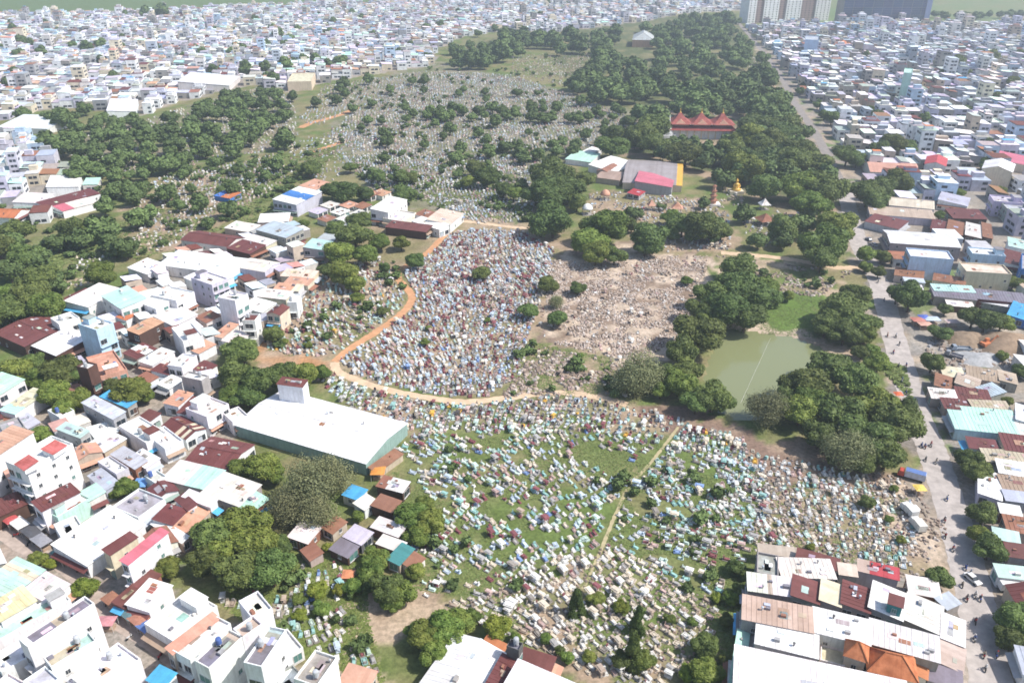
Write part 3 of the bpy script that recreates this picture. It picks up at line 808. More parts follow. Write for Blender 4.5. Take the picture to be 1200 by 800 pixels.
# huts between the white warehouse and the graves
t([(441, 569), (451, 559), (480, 566), (472, 577)], 5, 's', 'white', 'brown', segs=[(0, .35, 'rust'), (.35, 1, 'offwhite')])
t([(435, 591), (447, 581), (469, 588), (460, 601)], 5, 's', 'rust', 'brown')
t([(402, 580), (412, 569), (431, 576), (419, 585)], 4.5, 's', 'skyblue', 'offwhite')
t([(414, 591), (430, 580), (441, 587), (428, 597)], 4.5, 's', 'offwhite', 'white')
t([(427, 551), (464, 528), (471, 532), (447, 551)], 3.5, 's', 'rust', 'beige')
t([(435, 617), (445, 607), (476, 618), (467, 629)], 4.5, 's', 'offwhite', 'rust')
t([(403, 628), (415, 617), (441, 626), (420, 637)], 4.5, 's', 'lavender', 'darkgrey')
t([(386, 643), (400, 632), (420, 642), (408, 653)], 4, 's', 'slate', 'brown')
t([(454, 657), (471, 638), (486, 643), (468, 661)], 4.5, 's', 'teal', 'beige')
t([(340, 631), (352, 612), (381, 616), (358, 636)], 4.5, 's', 'offwhite', 'rust')
t([(377, 621), (393, 606), (408, 612), (390, 623)], 4, 's', 'rust', 'beige')
t([(354, 646), (367, 635), (377, 649), (364, 657)], 3.5, 's', 'rust', 'beige')
t([(438, 636), (452, 629), (479, 638), (466, 645)], 4, 's', 'offwhite', 'salmon')
t([(472, 660), (486, 648), (497, 654), (484, 668)], 3.5, 's', 'rust', 'offwhite')
# tall narrow houses at the bottom
t([(196, 764), (252, 722), (268, 732), (228, 775)], 9, 'f', 'white', 'white', segs=[(0, .7, 'white'), (.7, 1, 'offwhite')])
t([(194, 760), (250, 720), (256, 724), (204, 766)], 9.6, 's', 'salmon', 'beige')
t([(228, 774), (270, 740), (284, 747), (246, 788)], 12, 'f', 'slate', 'white', segs=[(0, .5, 'slate'), (.5, .85, 'concrete'), (.85, 1, 'beige')])
t([(272, 740), (296, 724), (310, 733), (286, 748)], 12, 'f', 'beige', 'white')
t([(276, 786), (314, 742), (342, 735), (312, 775)], 13, 'f', 'slate', 'white', segs=[(0, .6, 'slate'), (.6, .75, 'white'), (.75, .9, 'concrete'), (.9, 1, 'bluegrey')])
t([(140, 712), (170, 690), (212, 678), (178, 712)], 6, 's', 'white', 'white')
t([(168, 735), (224, 690), (252, 715), (206, 752)], 7, 'f', 'white', 'white')
t([(132, 706), (178, 668), (186, 674), (146, 712)], 5.5, 's', 'maroon', 'rust')
t([(344, 798), (370, 764), (396, 772), (372, 806)], 11, 'f', 'concrete', 'white')
t([(396, 800), (410, 780), (440, 788), (430, 812)], 5, 's', 'salmon', 'beige')
t([(172, 795), (188, 782), (206, 790), (192, 806)], 7, 's', 'skyblue', 'white')
# bottom centre
t([(467, 832), (537, 742), (592, 767), (542, 850)], 6, 'g', 'white', 'offwhite', rise=1.2, skylights=4, name='warehouse', cat='warehouse', label='white ribbed warehouse cut by the bottom edge, below the yellowish tree')
t([(556, 826), (590, 768), (607, 774), (578, 830)], 7.5, 's', 'maroon', 'offwhite')
t([(578, 824), (607, 779), (684, 808), (650, 860)], 8, 's', 'white', 'offwhite')
t([(608, 774), (615, 761), (653, 772), (643, 785)], 6, 's', 'maroon', 'concrete')
t([(592, 758), (600, 752), (613, 755), (608, 765)], 9, 'f', 'slate', 'darkgrey')
t([(566, 752), (571, 748), (593, 759), (590, 763)], 4, 's', 'orange', 'beige')
# bottom right block
t([(889, 652), (912, 650), (912, 676), (884, 674)], 7, 'f', 'grey', 'concrete', skylights=2)
t([(914, 653), (963, 660), (988, 676), (912, 677)], 7, 's', 'offwhite', 'grey', skylights=2)
t([(888, 648), (890, 639), (934, 644), (932, 652)], 5, 's', 'beige', 'grey')
t([(932, 655), (936, 644), (984, 657), (981, 668)], 7, 's', 'maroon', 'grey')
t([(1003, 668), (1008, 657), (1054, 668), (1051, 678)], 7, 's', 'red', 'grey', segs=[(0, .3, 'beige'), (.3, .62, 'red'), (.62, 1, 'red')])
t([(982, 672), (984, 662), (1004, 663), (1002, 675)], 7, 's', 'cream', 'concrete')
t([(873, 691), (880, 674), (929, 679), (926, 698)], 8, 's', 'offwhite', 'concrete', segs=[(0, .45, 'offwhite'), (.45, .55, 'beige'), (.55, 1, 'offwhite')])
t([(926, 700), (930, 677), (962, 682), (959, 706)], 8, 's', 'maroon', 'concrete')
t([(960, 705), (963, 681), (988, 685), (984, 709)], 8.2, 's', 'cream', 'concrete')
t([(985, 710), (988, 683), (1022, 690), (1018, 716)], 8, 's', 'maroon', 'concrete', skylights=2)
t([(1018, 714), (1023, 682), (1062, 697), (1057, 726)], 8.2, 's', 'white', 'concrete', skylights=1)
t([(1058, 729), (1063, 696), (1106, 712), (1100, 741)], 7.5, 's', 'offwhite', 'concrete')
t([(1040, 706), (1044, 698), (1060, 702), (1056, 711)], 10, 's', 'maroon', 'teal')
t([(866, 724), (875, 701), (953, 714), (950, 740)], 9, 's', 'beige', 'concrete', skylights=1)
t([(951, 739), (954, 715), (1021, 729), (1016, 755)], 9, 's', 'white', 'offwhite', skylights=1)
t([(1016, 752), (1022, 729), (1101, 748), (1098, 775)], 8.5, 's', 'offwhite', 'concrete')
t([(884, 752), (889, 729), (960, 743), (956, 771)], 8, 's', 'white', 'offwhite', skylights=1)
t([(960, 776), (962, 756), (990, 764), (988, 782)], 6, 'f', 'cream', 'offwhite')
t([(989, 766), (995, 752), (1018, 758), (1013, 773)], 9, 'h', 'orange', 'cream', rise=2.6)
t([(1015, 784), (1020, 760), (1073, 770), (1070, 796)], 8, 'h', 'orange', 'cream', rise=2.8)
t([(1072, 792), (1075, 772), (1088, 776), (1086, 794)], 7, 's', 'orange', 'cream')
t([(838, 905), (877, 757), (1082, 803), (1062, 935)], 9, 'g', 'white', 'offwhite', rise=1.2, skylights=3, name='warehouse', cat='warehouse', label='wide pale warehouse cut by the bottom edge beside the orange tiled house')
t([(852, 815), (866, 740), (877, 742), (868, 815)], 6, 's', 'mint', 'white')
t([(1102, 748), (1105, 719), (1129, 728), (1131, 758)], 7, 's', 'white', 'concrete')
t([(1098, 777), (1103, 751), (1131, 761), (1128, 787)], 6.5, 's', 'beige', 'concrete')
t([(1084, 796), (1090, 778), (1128, 789), (1125, 806)], 6, 's', 'slate', 'concrete')
t([(1062, 694), (1066, 676), (1096, 682), (1104, 700)], 5, 's', 'offwhite', 'rust')
t([(1108, 716), (1100, 702), (1112, 692), (1122, 708)], 4.5, 's', 'bluegrey', 'concrete')
# right, along the road
t([(1111, 502), (1120, 485), (1215, 492), (1213, 511)], 6, 's', 'mint', 'lightblue', segs=[(0, .12, 'mint'), (.12, .75, 'mint'), (.75, 1, 'offwhite')])
t([(1127, 487), (1130, 478), (1188, 483), (1187, 491)], 7, 's', 'mint', 'white')
t([(1188, 495), (1191, 478), (1230, 482), (1228, 500)], 7, 's', 'white', 'white')
t([(1093, 453), (1098, 440), (1115, 441), (1115, 456)], 5, 's', 'rust', 'beige')
t([(1103, 441), (1105, 431), (1129, 433), (1127, 442)], 5, 's', 'cream', 'beige')
t([(1116, 451), (1124, 440), (1150, 444), (1146, 456)], 5, 's', 'beige', 'beige')
t([(1131, 441), (1135, 432), (1170, 436), (1168, 448)], 5, 's', 'tan', 'beige')
t([(1170, 447), (1170, 435), (1189, 438), (1193, 450)], 5, 's', 'beige', 'concrete')
t([(1145, 457), (1164, 447), (1175, 461), (1160, 464)], 5, 's', 'bluegrey', 'concrete')
t([(1120, 469), (1122, 455), (1158, 460), (1160, 471)], 5, 's', 'maroon', 'beige')
t([(1138, 481), (1139, 470), (1180, 472), (1182, 481)], 5.5, 's', 'beige', 'concrete')
t([(1088, 466), (1092, 457), (1120, 458), (1119, 469)], 5, 's', 'offwhite', 'concrete')
t([(1104, 479), (1106, 468), (1136, 470), (1138, 480)], 5, 's', 'maroon', 'concrete')
t([(1172, 527), (1177, 511), (1216, 514), (1215, 531)], 6, 's', 'maroon', 'beige')
t([(1150, 541), (1156, 528), (1212, 531), (1210, 543)], 5, 's', 'beige', 'concrete')
t([(1141, 581), (1151, 552), (1169, 555), (1177, 584)], 5, 's', 'white', 'lavender')
t([(1167, 553), (1171, 541), (1204, 544), (1203, 559)], 5.5, 's', 'white', 'concrete')
t([(1172, 574), (1174, 559), (1204, 561), (1203, 576)], 5, 's', 'tan', 'beige')
t([(1176, 586), (1178, 576), (1206, 578), (1205, 589)], 5, 's', 'bluegrey', 'grey')
t([(1170, 600), (1173, 592), (1196, 594), (1194, 604)], 5, 's', 'white', 'maroon')
t([(1176, 622), (1180, 606), (1214, 610), (1212, 626)], 5, 's', 'rust', 'concrete')
t([(1162, 630), (1166, 620), (1194, 625), (1193, 636)], 4.5, 's', 'mint', 'concrete')
t([(1178, 652), (1182, 638), (1220, 642), (1218, 656)], 6, 's', 'maroon', 'concrete')
t([(1166, 676), (1170, 663), (1215, 667), (1213, 679)], 5, 's', 'mint', 'white')
t([(1193, 790), (1197, 762), (1240, 766), (1240, 796)], 6, 's', 'bluegrey', 'white')
t([(1090, 347), (1096, 338), (1142, 341), (1140, 351)], 6, 's', 'slate', 'concrete')
t([(1142, 350), (1144, 341), (1200, 346), (1200, 355)], 6, 's', 'slate', 'maroon')
t([(1140, 352), (1142, 347), (1200, 357), (1200, 363)], 4, 's', 'white', 'concrete')
t([(1182, 366), (1186, 358), (1225, 362), (1222, 388)], 4.5, 's', 'skyblue', 'blue')
t([(1092, 341), (1094, 334), (1140, 337), (1140, 342)], 7, 's', 'mint', 'white')
t([(1108, 358), (1110, 351), (1140, 353), (1138, 360)], 4, 's', 'offwhite', 'brown')
t([(1037, 285), (1042, 270), (1118, 275), (1121, 289)], 8, 'g', 'white', 'concrete', rise=1.3, name='warehouse', cat='warehouse', label='long white-roofed shed by the road above the light blue house')
t([(1062, 302), (1066, 292), (1112, 296), (1116, 305)], 10, 'f', 'white', 'lightblue')
t([(1126, 320), (1130, 309), (1178, 312), (1182, 322)], 9, 'f', 'cream', 'cream')
t([(1135, 299), (1138, 291), (1174, 294), (1176, 301)], 9, 'f', 'white', 'lightblue')
t([(1039, 240), (1044, 232), (1094, 236), (1092, 245)], 7, 'g', 'cream', 'offwhite')
t([(1013, 251), (1024, 244), (1094, 249), (1092, 256)], 6, 's', 'beige', 'lavender')
t([(1015, 260), (1024, 252), (1061, 262), (1056, 269)], 5.5, 's', 'maroon', 'lavender')
t([(1090, 269), (1093, 258), (1110, 260), (1107, 271)], 5, 's', 'maroon', 'rust')
t([(1108, 273), (1112, 259), (1130, 261), (1128, 276)], 5, 's', 'rust', 'brown')
t([(1130, 277), (1133, 262), (1150, 264), (1150, 279)], 5, 's', 'offwhite', 'brown')
t([(1150, 279), (1152, 262), (1160, 262), (1164, 279)], 5, 's', 'rust', 'brown')
t([(1112, 257), (1114, 247), (1150, 248), (1150, 256)], 5, 's', 'maroon', 'brown')
t([(1064, 310), (1068, 306), (1104, 312), (1100, 318)], 4.5, 's', 'rust', 'beige')
t([(1048, 322), (1050, 315), (1084, 320), (1080, 327)], 5, 's', 'rust', 'cream')
t([(1092, 328), (1096, 322), (1132, 328), (1130, 334)], 5, 's', 'rust', 'cream')
t([(1097, 237), (1104, 228), (1137, 232), (1134, 241)], 6, 's', 'lavender', 'white')
t([(1014, 202), (1019, 192), (1080, 192), (1062, 203)], 6, 'g', 'salmon', 'offwhite')
t([(1083, 193), (1087, 183), (1111, 186), (1108, 194)], 10, 'g', 'red', 'offwhite')
t([(1149, 198), (1156, 189), (1191, 192), (1186, 201)], 10, 'g', 'white', 'cream')
t([(1167, 190), (1172, 181), (1210, 184), (1208, 195)], 7, 's', 'pink', 'cream')
t([(1160, 237), (1164, 230), (1196, 232), (1195, 239)], 9, 'f', 'lavender', 'lilac')
t([(1175, 247), (1180, 240), (1208, 241), (1207, 248)], 8, 'f', 'bluegrey', 'grey')
t([(1180, 291), (1182, 281), (1206, 282), (1205, 292)], 7, 's', 'mint', 'white')
t([(1174, 310), (1177, 293), (1196, 296), (1195, 310)], 6, 's', 'maroon', 'white')
t([(1195, 318), (1198, 300), (1225, 302), (1224, 320)], 9, 'f', 'grey', 'blue')
# upper left quarter
t([(44, 247), (58, 237), (112, 219), (106, 230)], 6, 's', 'maroon', 'white')
t([(64, 252), (78, 241), (108, 229), (100, 241)], 6, 's', 'offwhite', 'white', segs=[(0, .35, 'pink'), (.35, 1, 'offwhite')])
t([(-12, 254), (-4, 243), (26, 246), (22, 257)], 6, 'g', 'orange', 'white')
t([(54, 222), (62, 207), (92, 208), (96, 219)], 7, 's', 'white', 'white')
t([(18, 238), (30, 228), (60, 228), (50, 240)], 6, 's', 'offwhite', 'white')
t([(5, 149), (24, 138), (78, 141), (60, 152)], 6, 's', 'white', 'offwhite')
t([(124, 134), (131, 119), (162, 116), (159, 130)], 7, 's', 'white', 'white')
t([(212, 101), (224, 89), (278, 91), (270, 101)], 7, 's', 'white', 'offwhite')
t([(338, 96), (342, 86), (368, 87), (366, 97)], 9, 'f', 'cream', 'cream')
# landmarks of the far right quarter
t([(1058, 86), (1061, 81), (1069, 81), (1070, 87)], 26, 'f', 'mint', 'mint', name='apartment_block', cat='tower', label='slim turquoise tower standing out of the right-hand quarter', floors=3.4)
t([(943, 47), (945, 43), (959, 43), (960, 48)], 18, 'f', 'bluegrey', 'lightblue', name='apartment_block', cat='tower', label='light blue narrow block left of the road head in the right-hand quarter', floors=3.4)
t([(975, 55), (978, 51), (997, 52), (996, 58)], 7, 'h', 'orange', 'white', label='house with bright orange hipped roof in the far right quarter below the blue netted block')
for q_, h_, k_, r_, w_, kw in T:
    if h_ < 7.6: h_ *= .68
    elif h_ < 9.7: h_ *= .86
    py0 = sum(p[1] for p in q_) / 4
    house(q_, h_, k_, r_, w_, windows=py0 > 215, detail=1 if py0 > 215 else 0, **kw)

# the big white warehouse with its stair tower
house([(281, 499), (327, 456), (481, 497), (424, 542)], 4.2, 'g', 'white', 'green', name='warehouse', cat='warehouse', rise=1.3, skylights=2, windows=False,
      label='very large white-roofed warehouse with green walls at the edge of the graves')
house([(324, 450), (332, 443), (362, 447), (353, 453)], 11, 's', 'maroon', 'white', name='stair_tower', cat='tower', windows=False, label='white block with maroon roof rising behind the big white warehouse')

# ------------------------------------------------------------------ trees
def crown_mesh(name, seed, mat, nblob, nleaf, leaf, flat=.75, wisp=0.0, cone=False, core=True):
    """crown of radius 1 centred on 0: many leaf clumps spread over and inside a set of lobes"""
    r = np.random.default_rng(seed)
    bl = []
    for k in range(nblob):
        a = r.random() * 6.283; e = r.uniform(-.55, 1.0); rad = r.uniform(.42, .66)
        if cone:
            z = -.8 + 1.7 * k / nblob; rr = (1 - (z + .8) / 1.9) * .5
            bl.append((math.cos(a) * rr, math.sin(a) * rr, z, .26 + .3 * (1 - (z + .8) / 1.9)))
        else:
            ce = math.sqrt(max(0, 1 - e * e)); rr = r.uniform(.45, .72)
            bl.append((math.cos(a) * ce * rr, math.sin(a) * ce * rr, e * rr * flat, rad * r.uniform(.55, .85)))
    if not cone: bl.append((0, 0, -.05, .72))
    bl = np.array(bl)
    w = bl[:, 3] ** 2; w /= w.sum()
    which = r.choice(len(bl), nleaf, p=w)
    d = r.normal(size=(nleaf, 3)); d /= np.linalg.norm(d, axis=1)[:, None]
    rad = bl[which, 3] * (1 - np.abs(r.normal(0, .16, nleaf)) + wisp * r.random(nleaf) ** 2)
    c = bl[which, :3] + d * rad[:, None] * np.array((1, 1, flat if not cone else 1.0))
    # leaf clump: a small bent quad, roughly facing outwards
    n = d + r.normal(0, .55, (nleaf, 3)) + np.array((0, 0, .25)); n /= np.linalg.norm(n, axis=1)[:, None]
    tt = np.cross(n, r.normal(size=(nleaf, 3))); tt /= np.linalg.norm(tt, axis=1)[:, None]
    bb = np.cross(n, tt)
    s = leaf * r.uniform(.6, 1.35, nleaf)[:, None]; asp = r.uniform(.55, 1.0, nleaf)[:, None]
    V = np.stack([c - tt * s - bb * s * asp * .6 - n * s * .25, c + tt * s * .9 - bb * s * asp - n * s * .1, c + tt * s + bb * s * asp * .7 - n * s * .3, c - tt * s * .7 + bb * s * asp + n * s * .05], 1).reshape(-1, 3)
    Fq = np.arange(nleaf * 4).reshape(-1, 4)
    if core:
        cv, cf = [], []
        for x, y, z, rd in bl:
            for i in range(5):
                th = -1.2 + 2.4 * i / 4
                for j in range(7):
                    ph = 6.283 * j / 7 + i * .4
                    q_ = rd * .84 * (1 + r.uniform(-.12, .12))
                    cv.append((x + q_ * math.cos(th) * math.cos(ph), y + q_ * math.cos(th) * math.sin(ph), z + q_ * math.sin(th) * flat))
            k = len(cv) - 35
            for i in range(4):
                for j in range(7):
                    cf.append((k + i * 7 + j, k + i * 7 + (j + 1) % 7, k + (i + 1) * 7 + (j + 1) % 7, k + (i + 1) * 7 + j))
        Fq = np.vstack([Fq, np.array(cf) + len(V)]); V = np.vstack([V, np.array(cv)])
    o = np_mesh(name, V, Fq, mat); me = o.data
    bpy.data.objects.remove(o); me.name = name; return me

def trunk_mesh(seed):
    r = random.Random(seed); m = MB()
    m.tube((0, 0, 0), (.03, .02, .55), .07, .05, 7)
    for k in range(6):
        a = k * 1.05 + r.random(); l = r.uniform(.35, .6)
        p = (.03 + .01 * k % .02, .02, .42 + .02 * k)
        q_ = (math.cos(a) * l * .7, math.sin(a) * l * .7, .55 + l * .5)
        m.tube(p, q_, .03, .012, 5)
        m.tube(q_, (q_[0] * 1.4, q_[1] * 1.4, q_[2] + .2), .012, .004, 4)
    return m.mesh('trunk', M_TRUNK)

CROWN = {}
for k in 'bl':
    CROWN[k] = [crown_mesh('crown_' + k, 10 * ord(k) + i, LEAF[k], nb + 6, 7500, .040, fl) for i, (nb, fl) in enumerate(((11, .75), (15, .62), (9, .85), (13, .7)))]
CROWN['c'] = [crown_mesh('crown_c', 900 + i, LEAF['c'], 22, 7500, .028, .95, .7, core=False) for i in range(2)]
CROWN['y'] = [crown_mesh('crown_y', 950 + i, LEAF['y'], 14, 5500, .042, .75) for i in range(2)]
CROWN['p'] = [crown_mesh('crown_p', 970, LEAF['b'], 11, 4500, .052, 1.0, cone=True)]
CROWN['f'] = [crown_mesh('crown_f', 990 + i, LEAF['b'], 14, 2600, .062, .75) for i in range(4)]      # trees far off
TRUNKS = [trunk_mesh(i) for i in range(4)]
KINDW = dict(b='dark spreading tree', l='fresh green tree', c='feathery greyish tree', y='yellowish round tree', p='narrow dark tree', f='dark green tree')
TREES = []
def tree(px, py, w, kind, label=None, group=None, squash=None):
    fl = squash or (2.0 if kind == 'p' else random.uniform(.80, 1.0))
    s0 = PPM(py); r = max(1.0, w / 2 / s0)
    for _ in range(4):                           # crown centre on the pixel
        th = min(1.8, .22 * r); zc = th + r * .72 * fl
        p = G(px, py, zc); depth = p.y * CP + (H - zc) * SP
        r = max(1.0, w / 2 * depth / F * 1.06)
    TREES.append(dict(x=p.x, y=p.y, r=r, zc=zc, fl=fl, px=px, py=py, k=kind, label=label, group=group, w=w))

def build_tree(t_):
    kind = t_['k']
    if t_['py'] < 150 and kind in 'bl': kind = 'f'
    r, zc = t_['r'], t_['zc']
    root = thing('tree', (t_['x'], t_['y'], 0), random.random() * 6.28, t_['label'], 'tree', t_['group'])
    link('trunk', random.choice(TRUNKS), root, (0, 0, 0), 0, (r, r, zc * 1.05))
    link('crown', random.choice(CROWN[kind]), root, (0, 0, zc), random.random() * 6.28, (r * random.uniform(.92, 1.08), r * random.uniform(.92, 1.08), r * t_['fl']))
    t_['o'] = root

TL = [  # crown centre and width in the photo
 (250, 622, 58, 'b'), (290, 612, 52, 'l'), (242, 655, 46, 'b'), (276, 668, 58, 'b'), (318, 665, 58, 'b'), (301, 638, 56, 'l'), (268, 640, 50, 'l'), (325, 640, 34, 'b'),
 (362, 568, 62, 'c'), (340, 592, 50, 'c'), (390, 556, 50, 'c'), (372, 600, 46, 'c'), (306, 546, 44, 'l'), (282, 550, 32, 'l'), (322, 555, 28, 'l'),
 (196, 664, 34, 'l'), (182, 672, 20, 'l'), (102, 688, 34, 'y'), (44, 654, 24, 'l'), (58, 660, 16, 'y'), (154, 456, 46, 'l'), (134, 452, 28, 'b'), (170, 462, 24, 'l'),
 (64, 462, 40, 'l'), (86, 468, 34, 'l'), (74, 480, 28, 'l'), (68, 432, 48, 'b'), (90, 438, 30, 'b'), (44, 442, 34, 'l'), (20, 434, 40, 'l'), (40, 424, 30, 'b'),
 (45, 510, 30, 'l'), (88, 530, 20, 'l'), (146, 570, 30, 'l'), (136, 578, 18, 'l'), (284, 410, 42, 'b'), (274, 438, 46, 'b'), (302, 444, 48, 'b'), (330, 440, 44, 'b'), (356, 438, 36, 'l'), (376, 436, 26, 'l'),
 (290, 462, 40, 'b'), (270, 462, 30, 'l'), (320, 391, 28, 'b'), (286, 370, 18, 'b'), (334, 400, 10, 'l'), (360, 404, 10, 'l'),
 (482, 604, 44, 'l'), (504, 610, 40, 'l'), (488, 627, 34, 'l'), (498, 590, 26, 'l'), (440, 652, 32, 'l'), (452, 688, 44, 'b'), (434, 668, 36, 'l'), (472, 694, 36, 'l'), (460, 704, 26, 'l'),
 (414, 686, 24, 'l'), (487, 668, 24, 'l'), (372, 690, 26, 'y'), (350, 702, 18, 'l'), (352, 720, 18, 'y'), (398, 690, 18, 'y'), (376, 712, 22, 'l'), (384, 640, 14, 'y'), (398, 617, 14, 'l'), (420, 605, 18, 'l'),
 (520, 732, 50, 'l'), (498, 745, 44, 'l'), (537, 728, 38, 'l'), (510, 764, 40, 'l'), (486, 738, 28, 'l'), (530, 752, 34, 'l'), (552, 722, 26, 'l'), (583, 733, 35, 'y'), (604, 746, 16, 'l'),
 (676, 706, 22, 'p'), (698, 701, 20, 'l'), (728, 711, 20, 'y'), (748, 726, 22, 'p'), (742, 762, 30, 'p'), (728, 772, 28, 'b'), (754, 774, 30, 'l'), (690, 768, 20, 'l'), (665, 770, 18, 'l'),
 (827, 756, 37, 'b'), (826, 788, 40, 'l'), (806, 788, 24, 'y'), (862, 664, 24, 'b'), (868, 690, 24, 'b'), (856, 700, 20, 'l'), (874, 672, 18, 'b'), (840, 700, 14, 'y'), (812, 728, 14, 'l'), (784, 724, 14, 'l'), (640, 748, 16, 'l'), (655, 760, 14, 'b'), (852, 726, 20, 'b'), (852, 775, 22, 'b'),
 (1102, 675, 33, 'b'), (1136, 538, 34, 'b'), (1146, 552, 36, 'b'), (1153, 602, 34, 'b'), (1160, 640, 40, 'b'), (1148, 626, 28, 'l'), (1190, 722, 50, 'b'), (1184, 748, 38, 'b'), (1196, 738, 34, 'l'), (1016, 588, 20, 'b'), (1048, 572, 12, 'l'), (1042, 608, 12, 'l'), (974, 540, 12, 'l'), (1056, 632, 14, 'l'), (950, 640, 12, 'y'),
 (900, 478, 48, 'c'), (942, 448, 56, 'b'), (974, 432, 52, 'b'), (1008, 448, 56, 'b'), (938, 480, 50, 'l'), (984, 478, 58, 'b'), (1016, 508, 66, 'b'), (1052, 496, 60, 'b'), (960, 508, 44, 'b'), (994, 528, 54, 'c'), (1040, 530, 52, 'b'), (1062, 480, 36, 'b'), (1030, 424, 34, 'l'), (926, 466, 40, 'b'), (1024, 476, 50, 'l'), (952, 470, 46, 'l'), (1010, 540, 40, 'b'),
 (750, 438, 54, 'c'), (736, 446, 36, 'c'), (820, 388, 64, 'b'), (800, 410, 44, 'b'), (796, 448, 44, 'l'), (836, 464, 48, 'b'), (816, 470, 36, 'b'), (774, 456, 26, 'l'), (806, 432, 40, 'b'), (846, 470, 34, 'b'), (780, 440, 30, 'b'),
 (836, 344, 48, 'b'), (872, 336, 56, 'b'), (892, 350, 50, 'b'), (852, 362, 56, 'b'), (874, 370, 44, 'b'), (864, 314, 44, 'b'), (820, 362, 38, 'b'), (900, 336, 30, 'l'), (832, 372, 40, 'b'),
 (984, 362, 56, 'b'), (1006, 376, 46, 'b'), (968, 380, 40, 'b'), (1002, 346, 42, 'b'), (1014, 392, 28, 'l'), (990, 388, 40, 'b'), (924, 346, 16, 'l'), (804, 328, 15, 'l'), (1010, 412, 24, 'b'), (1022, 410, 20, 'l'),
 (1068, 346, 46, 'b'), (1052, 344, 28, 'b'), (1102, 389, 28, 'b'), (1093, 424, 30, 'b'), (1141, 370, 36, 'b'), (1156, 374, 38, 'b'), (1174, 378, 30, 'l'), (1108, 362, 18, 'b'), (1174, 416, 15, 'l'), (1197, 434, 22, 'b'), (1188, 330, 22, 'b'), (1180, 470, 16, 'l'),
 (1016, 298, 24, 'l'), (1034, 300, 22, 'b'), (1030, 318, 18, 'b'), (1014, 312, 16, 'l'), (1018, 224, 44, 'b'), (1054, 214, 40, 'b'), (1036, 220, 32, 'b'), (1028, 236, 30, 'b'), (1101, 252, 14, 'l'), (993, 180, 32, 'b'), (1004, 186, 24, 'b'), (1046, 168, 34, 'b'), (1062, 172, 26, 'b'), (1030, 174, 26, 'b'), (1172, 224, 16, 'l'), (1126, 226, 14, 'l'), (1120, 176, 20, 'b'),
 (1100, 74, 13, 'b'), (1106, 86, 13, 'b'), (1124, 70, 16, 'b'), (1132, 84, 13, 'b'), (1164, 66, 20, 'b'), (1196, 64, 15, 'b'), (1188, 96, 18, 'b'), (1170, 114, 18, 'b'), (1018, 128, 14, 'b'), (1028, 134, 14, 'l'), (1148, 62, 13, 'b'), (975, 138, 20, 'b'), (966, 134, 14, 'b'),
 (648, 204, 58, 'b'), (636, 224, 50, 'b'), (664, 222, 48, 'b'), (684, 210, 28, 'b'), (648, 258, 56, 'b'), (634, 264, 34, 'b'), (690, 284, 46, 'l'), (712, 264, 52, 'l'), (720, 298, 30, 'b'), (698, 296, 36, 'l'), (763, 278, 46, 'b'), (756, 290, 28, 'b'), (824, 264, 52, 'b'), (800, 262, 38, 'b'), (846, 270, 28, 'b'), (788, 254, 28, 'l'), (676, 236, 26, 'b'),
 (590, 222, 24, 'b'), (570, 206, 32, 'b'), (558, 196, 26, 'b'), (602, 226, 22, 'l'), (550, 212, 20, 'l'), (566, 319, 25, 'b'), (641, 332, 26, 'b'), (620, 363, 27, 'b'), (677, 337, 22, 'b'), (655, 372, 25, 'b'), (652, 354, 18, 'c'), (498, 400, 13, 'l'), (502, 384, 9, 'l'), (680, 416, 9, 'l'), (571, 375, 9, 'l'), (740, 264, 20, 'b'),
 (486, 305, 27, 'b'), (450, 313, 15, 'b'), (448, 364, 17, 'b'), (416, 274, 46, 'b'), (404, 320, 38, 'l'), (426, 298, 34, 'l'), (398, 296, 40, 'l'), (394, 268, 28, 'b'), (470, 284, 24, 'l'), (446, 283, 26, 'l'), (420, 258, 30, 'b'), (416, 332, 26, 'l'), (384, 316, 24, 'b'), (418, 348, 18, 'l'),
 (476, 228, 30, 'b'), (468, 206, 24, 'b'), (404, 224, 38, 'b'), (426, 226, 24, 'b'), (388, 222, 24, 'b'), (482, 208, 18, 'b'), (442, 206, 22, 'b'), (362, 196, 28, 'b'), (356, 262, 16, 'b'), (410, 196, 18, 'l')]
for a in TL: tree(*a)

ROADW = [(p.x, p.y) for p in ROADLINE]
RWX = np.array(ROADW)
def road_dist(x, y): return np.sqrt(((RWX - np.array((x, y))) ** 2).sum(1)).min()
# woods: trees one can tell apart, spread through the wooded areas
def wood(poly, step, w0, w1, kinds, gname, label, holes=(), jitter=.45, seed=1, keep=1.0):
    r = random.Random(seed)
    ys = [p[1] for p in poly]; xs = [p[0] for p in poly]
    y = min(ys); n = 0
    while y < max(ys):
        st = step * max(.35, PPM(y) / PPM(200)); x = min(xs) + r.random() * st
        while x < max(xs):
            ax = x + r.uniform(-jitter, jitter) * st; ay = y + r.uniform(-jitter, jitter) * st * .5
            if inpoly(np.array([ax]), np.array([ay]), poly)[0] and not any(abs(ax - hx) < hw and abs(ay - hy) < hh for hx, hy, hw, hh in holes) and r.random() < keep:
                p = G(ax, ay)
                if free(p.x, p.y, 2.5) and road_dist(p.x, p.y) > 6.5:
                    k = r.choice(kinds)
                    tree(ax, ay, r.uniform(w0, w1) * PPM(ay) / PPM(200), k, label.replace('#', KINDW[k].replace(' tree', '')), gname + (' ' + k if '#' in label else '')); n += 1
            x += st
        y += st * .55
    return n
HOLES = [(820, 150, 46, 17), (862, 218, 9, 9), (835, 230, 9, 10), (897, 260, 14, 8), (876, 258, 9, 7), (915, 258, 8, 7), (895, 242, 9, 6), (912, 228, 12, 5), (937, 253, 6, 6), (750, 48, 20, 16)]
